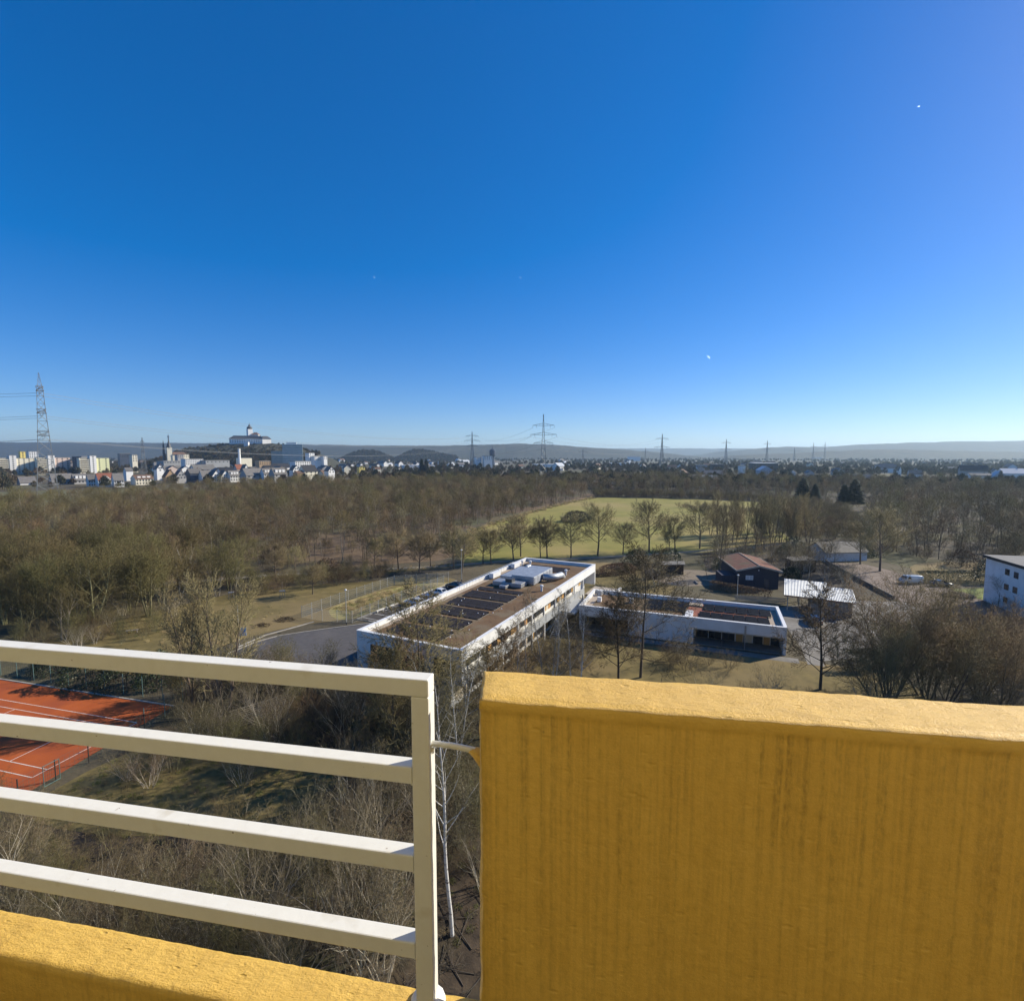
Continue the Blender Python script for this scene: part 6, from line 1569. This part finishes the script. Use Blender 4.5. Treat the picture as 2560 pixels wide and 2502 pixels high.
for k in range(14):
    for q in range(2):
        MB().box(-36 + k * 5.5, -34.6 + k * 5.5, -.05, -.001, 1.2 + q * 3.8, 3.4 + q * 3.8).build('window', M_TWIN, ab)
MB().box(3, 13, -20, -12, -14, 1.5).build('lower_pavilion', M_TW['W'], ab)

of = thing('glass_office_block', 'terraced glass office block at the foot of the abbey hill', 'office block', (-478, 1100, 0), R(20))
M_OFG = pm('office_glass', (.20, .25, .25), (.30, .36, .36), .25, .25, spec=.6)
MB().box(-12, 28, 0, 16, 0, 53.5).build('body', M_OFG, of)
MB().box(-34, -12.01, 2, 16, 0, 39).build('low_wing', M_OFG, of)
MB().box(-4, 16, 4, 14, 53.51, 57.5).build('rooftop_plant', M_TW['W'], of)
for k in range(13): MB().box(-12.1, 28.1, -.35, -.001, 3.4 + k * 4, 4.3 + k * 4).build('floor_band', M_TW['W'], of)
for k in range(9): MB().box(-34.1, -12.2, 1.6, 1.999, 3.4 + k * 4, 4.2 + k * 4).build('floor_band', M_TW['S'], of)
ch = thing('parish_church', 'church with a dark pointed spire and a cream tower in the town', 'church', (-640, 960, 0), R(45))
MB().box(-4, 4, -4, 4, 0, 44).build('church_tower', M_TW['C'], ch)
MB().lathe([(4.8, 44.01), (3.0, 49), (1.2, 55), (.1, 60)], 0, 0, 8).build('spire', M_SLATE, ch)
MB().box(4.01, 26, -5, 7, 0, 31).build('nave', M_TW['C'], ch); hip(3.9, 27, -6, 8, 31.01, 36, 3).build('roof', M_RF['B'], ch)
MB().lathe([(2.4, 20), (1.4, 48), (.1, 58)], -8, 3, 8).build('side_spire', M_SLATE, ch)
cm = MB().lathe([(2.1, 0), (1.9, 40), (2.0, 40.2), (2.0, 41)], -452, 852, 10).build('chimney', M_TW['W']); tag(cm, 'tall white chimney below the abbey', 'chimney')
wt_ = thing('water_tower', 'dark round tower rising between the two front pylons', 'tower', (-57, 1500, 0))
MB().lathe([(5, 0), (5, 24), (9, 30), (9, 44), (6, 47), (2, 49)], 0, 0, 12).build('tower_body', M_TW['N'], wt_); MB().lathe([(.5, 49), (.2, 58)], 0, 0, 6).build('aerial', M_DARKMETAL, wt_)
rm_ = thing('radio_mast', 'thin radio mast on the left ridge', 'mast', (-2640, 3960, 120))
MB().lathe([(5, 0), (4, 46), (6, 48), (6, 58), (2, 60), (1, 72)], 0, 0, 8).build('mast_body', M_DARKMETAL, rm_)

# small far houses: too far to tell apart
FH = {}
def far_house(kind):
    if kind in FH: return FH[kind]
    wm, rmm = kind
    h = MB(); h.profile([(-5, 0), (5, 0), (5, 6), (0, 9.8), (-5, 6)], -6, 6)
    r = MB(); r.profile([(-5.6, 5.6), (0, 9.9), (0, 10.4), (-5.6, 6.1)], -6.3, 6.3); r.profile([(0, 9.9), (5.6, 5.6), (5.6, 6.1), (0, 10.4)], -6.3, 6.3)
    FH[kind] = (h.mesh('wall', M_TW[wm]), r.mesh('roof', M_RF[rmm])); return FH[kind]
rh = random.Random(9)
def far_group(n, u0, u1, d0, d1, lab, grp, kinds, phi):
    for k in range(n):
        u = rh.uniform(u0, u1); D = math.exp(rh.uniform(math.log(d0), math.log(d1)))
        a, b = far_house(kinds[rh.randrange(len(kinds))])
        o = bpy.data.objects.new('far_house', None); COL.objects.link(o)
        s_ = rh.uniform(.8, 1.5)
        o.location = (u * D, D, 0); o.rotation_euler = (0, 0, R(phi + rh.choice((0, 90)) + rh.uniform(-12, 12))); o.scale = (s_, s_ * rh.uniform(.9, 1.8), s_ * rh.uniform(.8, 1.1))
        tag(o, lab, 'house', grp)
        for nm, me in (('wall', a), ('roof', b)):
            q = bpy.data.objects.new(nm, me); q.parent = o; COL.objects.link(q)
far_group(55, -.70, -.35, 650, 1050, 'far small house in the packed roofs of the town centre', 'far houses of the town centre', [('W', 'D'), ('W', 'D'), ('C', 'B'), ('S', 'D'), ('W', 'K')], 50)
far_group(70, -1.0, -.1, 1000, 2600, 'far white house below the left hills', 'far houses below the left hills', [('W', 'D'), ('W', 'B'), ('W', 'U')], 50)
far_group(26, -.38, .42, 1000, 2300, 'far pale house on the plain around the middle pylons', 'far houses around the middle pylons', [('W', 'D'), ('C', 'B'), ('W', 'U'), ('W', 'D')], 45)
far_group(38, .3, 1.05, 560, 1900, 'far house among the trees of the right plain', 'far houses on the right plain', [('S', 'D'), ('S', 'D'), ('C', 'B'), ('S', 'K'), ('W', 'D')], -20)
def far_shed(lab, x, y, w_, d_, h_, phi, m_):
    t = thing('far_hall', lab, 'hall', (x, y, 0), R(phi))
    MB().box(-w_ / 2, w_ / 2, 0, d_, 0, h_).build('wall', M_TW[m_], t); MB().box(-w_ / 2 - .3, w_ / 2 + .3, -.3, d_ + .3, h_ + .001, h_ + .9).build('roof', M_TW['W'], t)
far_shed('bright white factory shed far below the right hills', 1900, 3200, 50, 30, 14, -20, 'W')
far_shed('long white greenhouse roof on the plain right of the middle pylon', 330, 1500, 90, 30, 7, 8, 'W')
far_shed('long white greenhouse roof on the plain just behind the middle pylon', 95, 1300, 70, 30, 7, 15, 'W')
far_shed('wide pale market hall on the plain left of the middle pylon', -190, 1050, 60, 30, 9, 30, 'W')
far_shed('two-part white factory far right of the middle pylon', 620, 2600, 60, 30, 22, 0, 'W')
# motorway bridge and embankment behind the meadow
br = thing('road_bridge', 'pale concrete road bridge parapet half hidden beyond the meadow', 'bridge', (62, 452, 0), R(6))
MB().box(0, 82, 0, 9, 4.2, 5.4).build('deck', M_KERB, br); MB().box(0, 82, -.3, -.001, 4.6, 6.4).build('parapet', M_KERB, br)
for k in range(6): MB().box(6 + k * 14, 7.4 + k * 14, 2, 6, 0, 4.199).build('pier', M_KERB, br)

# ------------------------------------------------------------------ pylons and lines
M_PYL = pm('pylon_steel', (.30, .31, .31), (.24, .25, .25), .2, .6, metal=.3)
def lattice(mb, h, w0, w1, z0=0.0, n=9, r=.12, waist=None):
    def hw(z):
        t = (z - z0) / (h - z0)
        return (w0 * (1 - t) ** 1.35 + w1) / 2
    zs = [z0 + (h - z0) * (1 - (1 - k / n) ** 1.25) for k in range(n + 1)]
    cn = ((-1, -1), (1, -1), (1, 1), (-1, 1))
    for a, b in zip(zs, zs[1:]):
        for k in range(4):
            (x, y), (x2, y2) = cn[k], cn[(k + 1) % 4]
            mb.tube([(x * hw(a), y * hw(a), a), (x * hw(b), y * hw(b), b)], r, 4, False)
            mb.tube([(x * hw(a), y * hw(a), a), (x2 * hw(b), y2 * hw(b), b)], r * .6, 3, False)
            mb.tube([(x2 * hw(a), y2 * hw(a), a), (x * hw(b), y * hw(b), b)], r * .6, 3, False)
            mb.tube([(x * hw(b), y * hw(b), b), (x2 * hw(b), y2 * hw(b), b)], r * .6, 3, False)
    return hw
def pylon(lab, x, y, h, arms, rot, w0=9.0, r=.14, n=10):
    t = thing('electricity_pylon', lab, 'pylon', (x, y, 0), rot, 'lattice pylons across the plain')
    m = MB(); hw = lattice(m, h, w0, .7, n=n, r=r); m.build('tower_body', M_PYL, t)
    for z, hl in arms:
        a = MB(); b = hw(z)
        for s_ in (-1, 1):
            tip = (s_ * hl, 0, z + .4)
            for yy in (-b, b):
                a.tube([(s_ * b, yy, z), tip], r * .75, 4, False); a.tube([(s_ * b, yy, z + 3.0), tip], r * .75, 4, False)
            for q in (.33, .66):
                p = Vector((s_ * b, b, z)).lerp(Vector(tip), q); p2 = Vector((s_ * b, -b, z + 3)).lerp(Vector(tip), q); a.tube([p, p2], r * .5, 3, False)
            for q in (1.0, .62):
                xx = s_ * (b + (hl - b) * q); a.tube([(xx, 0, z + .3), (xx, 0, z - 2.8)], r * .6, 4, False)
        a.build('cross_arm', M_PYL, t)
    return t
A3 = lambda h: [(h * .62, .150 * h), (h * .76, .205 * h), (h * .885, .165 * h)]
PYL = {}
def P_(key, lab, x, y, h, rot, **kw):
    arms = kw.pop('arms', A3(h)); PYL[key] = (x, y, h, rot, arms); pylon(lab, x, y, h, arms, rot, **kw)
PYL['left'] = (-338, 372, 88.5, R(-46), [(44, 12), (60, 15), (76, 12)])
lp = thing('electricity_pylon', 'tall lattice pylon at the left border, seen end-on', 'pylon', (-338, 372, 0), R(-46), 'lattice pylons across the plain')
m = MB(); hwl = lattice(m, 76, 8.6, 3.6, n=11, r=.15); m.build('tower_body', M_PYL, lp)
m = MB(); lattice(m, 88.5, 3.4, .4, z0=76.0, n=4, r=.12); m.build('peak', M_PYL, lp)
for z, hl in PYL['left'][4]:
    a = MB(); b = hwl(min(z, 75)) + .3
    for s_ in (-1, 1):
        for yy in (-b, b): a.tube([(s_ * b, yy, z), (s_ * hl, yy * .4, z + .8)], .14, 4); a.tube([(s_ * b, yy, z + 3), (s_ * hl, yy * .4, z + .8)], .12, 4)
        a.tube([(s_ * b, -b, z), (s_ * b, b, z)], .2, 4); a.tube([(s_ * b, -b, z + 3), (s_ * b, b, z + 3)], .18, 4); a.tube([(s_ * b, -b, z), (s_ * b, b, z + 3)], .2, 4)
        a.tube([(s_ * hl, -b * .4, z + .8), (s_ * hl, b * .4, z + .8)], .2, 4); a.tube([(s_ * hl, 0, z + .6), (s_ * hl, 0, z - 2.6)], .14, 4)
    a.build('cross_arm', M_PYL, lp)
P_('lsmall', 'slim lattice mast before the church, standing among the houses', -524, 730, 55, R(-40), w0=7)
P_('mid', 'largest three-armed pylon in the middle of the plain', 39.6, 650, 81, R(-4), w0=9, r=.30, arms=[(45, 12), (55.5, 16.5), (67, 13.5)])
P_('midl', 'smaller three-armed pylon left of the middle one', -83.6, 1080, 79, R(15), w0=9, r=.36)
P_('r1', 'pylon right of the middle one, with two wide arms', 349.7, 1200, 79, R(5), w0=9, r=.38, arms=[(48, 18), (68, 15)])
P_('r2', 'pylon on the plain below the dip between the hills', 665.8, 1600, 79.5, R(5), w0=9, r=.42, arms=[(48, 18), (68, 15)])
P_('r3', 'faint pylon right of the one below the dip', 862.7, 1740, 79.5, R(5), w0=9, r=.36, arms=[(50, 14), (68, 12)])
P_('r4', 'short far pylon between the middle one and the next to the right', 179.3, 1300, 46, R(0), w0=7, r=.3, arms=[(38, 12)], n=7)
P_('r5', 'faint low pylon on the right plain before the hills', 1208.9, 2200, 64, R(0), w0=8, r=.34, arms=[(48, 24)], n=7)
P_('r6', 'faint tall pylon before the right ridge, left of two', 1405.9, 2400, 88, R(0), w0=8, r=.34, arms=[(70, 14)], n=8)
P_('r7', 'faint tall pylon before the right ridge, right of two', 1581.2, 2600, 96, R(0), w0=8, r=.34, arms=[(78, 16)], n=8)
P_('r8', 'tiny far pylon left of the wide-armed one', 492.9, 1900, 57, R(0), w0=7, r=.32, arms=[(44, 12)], n=7)
M_CABLE = pm('cable', (.20, .21, .22), rough=.6, metal=.3)
def wire(lab, a, b, sag, r):
    pts = []
    for k in range(25):
        t = k / 24; p = Vector(a).lerp(Vector(b), t); p.z -= 4 * sag * t * (1 - t); pts.append(p)
    o = MB().tube(pts, r, 3, False).build('power_line', M_CABLE); tag(o, lab, 'power line', 'power lines between the pylons')
def arm_tip(key, k, s_):
    x, y, h, rot, arms = PYL[key]; z, hl = arms[k]
    return (x + s_ * hl * math.cos(rot), y + s_ * hl * math.sin(rot), z - 2.6)
def span(k1, k2, labs, sag, r):
    for k in range(min(len(PYL[k1][4]), len(PYL[k2][4]))):
        for s_ in (-1, 1):
            wire(labs, arm_tip(k1, k, s_), arm_tip(k2, k, s_), sag, r)
span('left', 'midl', 'power line sagging from the tall left pylon across the sky past the abbey', 15, .11)
span('mid', 'midl', 'power line from the middle pylon to the smaller one on its left', 12, .10)
span('mid', 'r1', 'power line from the middle pylon to the wide-armed one on its right', 12, .10)
for k, z in enumerate((76, 60, 44)):
    for s_ in (-1, 1):
        a = arm_tip('left', 2 - k, s_); wire('power line leaving the frame to the left from the tall left pylon', a, (a[0] - 360, a[1] - 150, a[2] + 2), 9, .10)

# ------------------------------------------------------------------ things in the sky
M_VAPOUR = pm('vapour', (.9, .92, .95), rough=1.0, spec=0)
_n = M_VAPOUR.node_tree; _t = _n.nodes.new('ShaderNodeBsdfTranslucent'); _t.inputs['Color'].default_value = (.95, .96, .98, 1); _a = _n.nodes.new('ShaderNodeAddShader')
_n.links.new(_n.nodes['Principled BSDF'].outputs[0], _a.inputs[0]); _n.links.new(_t.outputs[0], _a.inputs[1]); _n.links.new(_a.outputs[0], _n.nodes['Material Output'].inputs['Surface'])
def streak(name, lab, cat, p, l, r, ang):
    d = Vector((math.cos(ang), 0, math.sin(ang))) * l / 2; p = Vector(p)
    o = MB().tube([p - d, p - d * .3, p + d * .5, p + d], [r * .2, r * .7, r, r * .3], 6).build(name, M_VAPOUR, smooth=True); tag(o, lab, cat)
streak('vapour_trail', 'short bright vapour trail low in the right half of the sky', 'vapour trail', (1128, 3000, 592), 24, 1.6, R(-40))
streak('vapour_trail', 'faint short vapour trail above the middle pylon', 'vapour trail', (47.6, 3000, 1032), 14, .4, R(-38))
streak('vapour_trail', 'faint curved vapour trail left of the sky centre', 'vapour trail', (-780, 3000, 1035), 12, .35, R(-62))
pn_ = thing('aeroplane', 'tiny white aeroplane glinting high in the right sky', 'aeroplane', (2241, 3000, 1942), R(30))
pn_.scale = (.42, .42, .42)
MB().tube([(-17, 0, 0), (-14, 0, 0), (12, 0, .5), (18, 0, 1)], [.6, 2.6, 2.6, .5], 8).build('fuselage', M_VAPOUR, pn_, True)
w_ = MB(); w_.prism([(-4, 0), (4, 0), (-6, 16), (-9, 16)], -.4, .3); w_.prism([(-4, 0), (-9, -16), (-6, -16), (4, 0)], -.4, .3); w_.build('wing', M_VAPOUR, pn_)
w_ = MB(); w_.box(14, 17.5, -.3, .3, 1, 7); w_.build('tail_fin', M_VAPOUR, pn_)

# ------------------------------------------------------------------ the air: one closed box of thin even haze
hz_ = MB().box(-11000, 11000, -600, 11500, -1.5, 222).build('haze', None)
hm = bpy.data.materials.new('haze_air'); hm.use_nodes = True
hn = hm.node_tree; hn.nodes.clear()
ho = hn.nodes.new('ShaderNodeOutputMaterial'); hv = hn.nodes.new('ShaderNodeVolumePrincipled')
hv.inputs['Color'].default_value = (.58, .80, 1.0, 1); hv.inputs['Density'].default_value = HAZE_DENSITY; hv.inputs['Anisotropy'].default_value = .35
hn.links.new(hv.outputs[0], ho.inputs['Volume'])
hz_.data.materials.append(hm); hz_['kind'] = 'stuff'; hz_['label'] = 'thin blue haze over the plain'
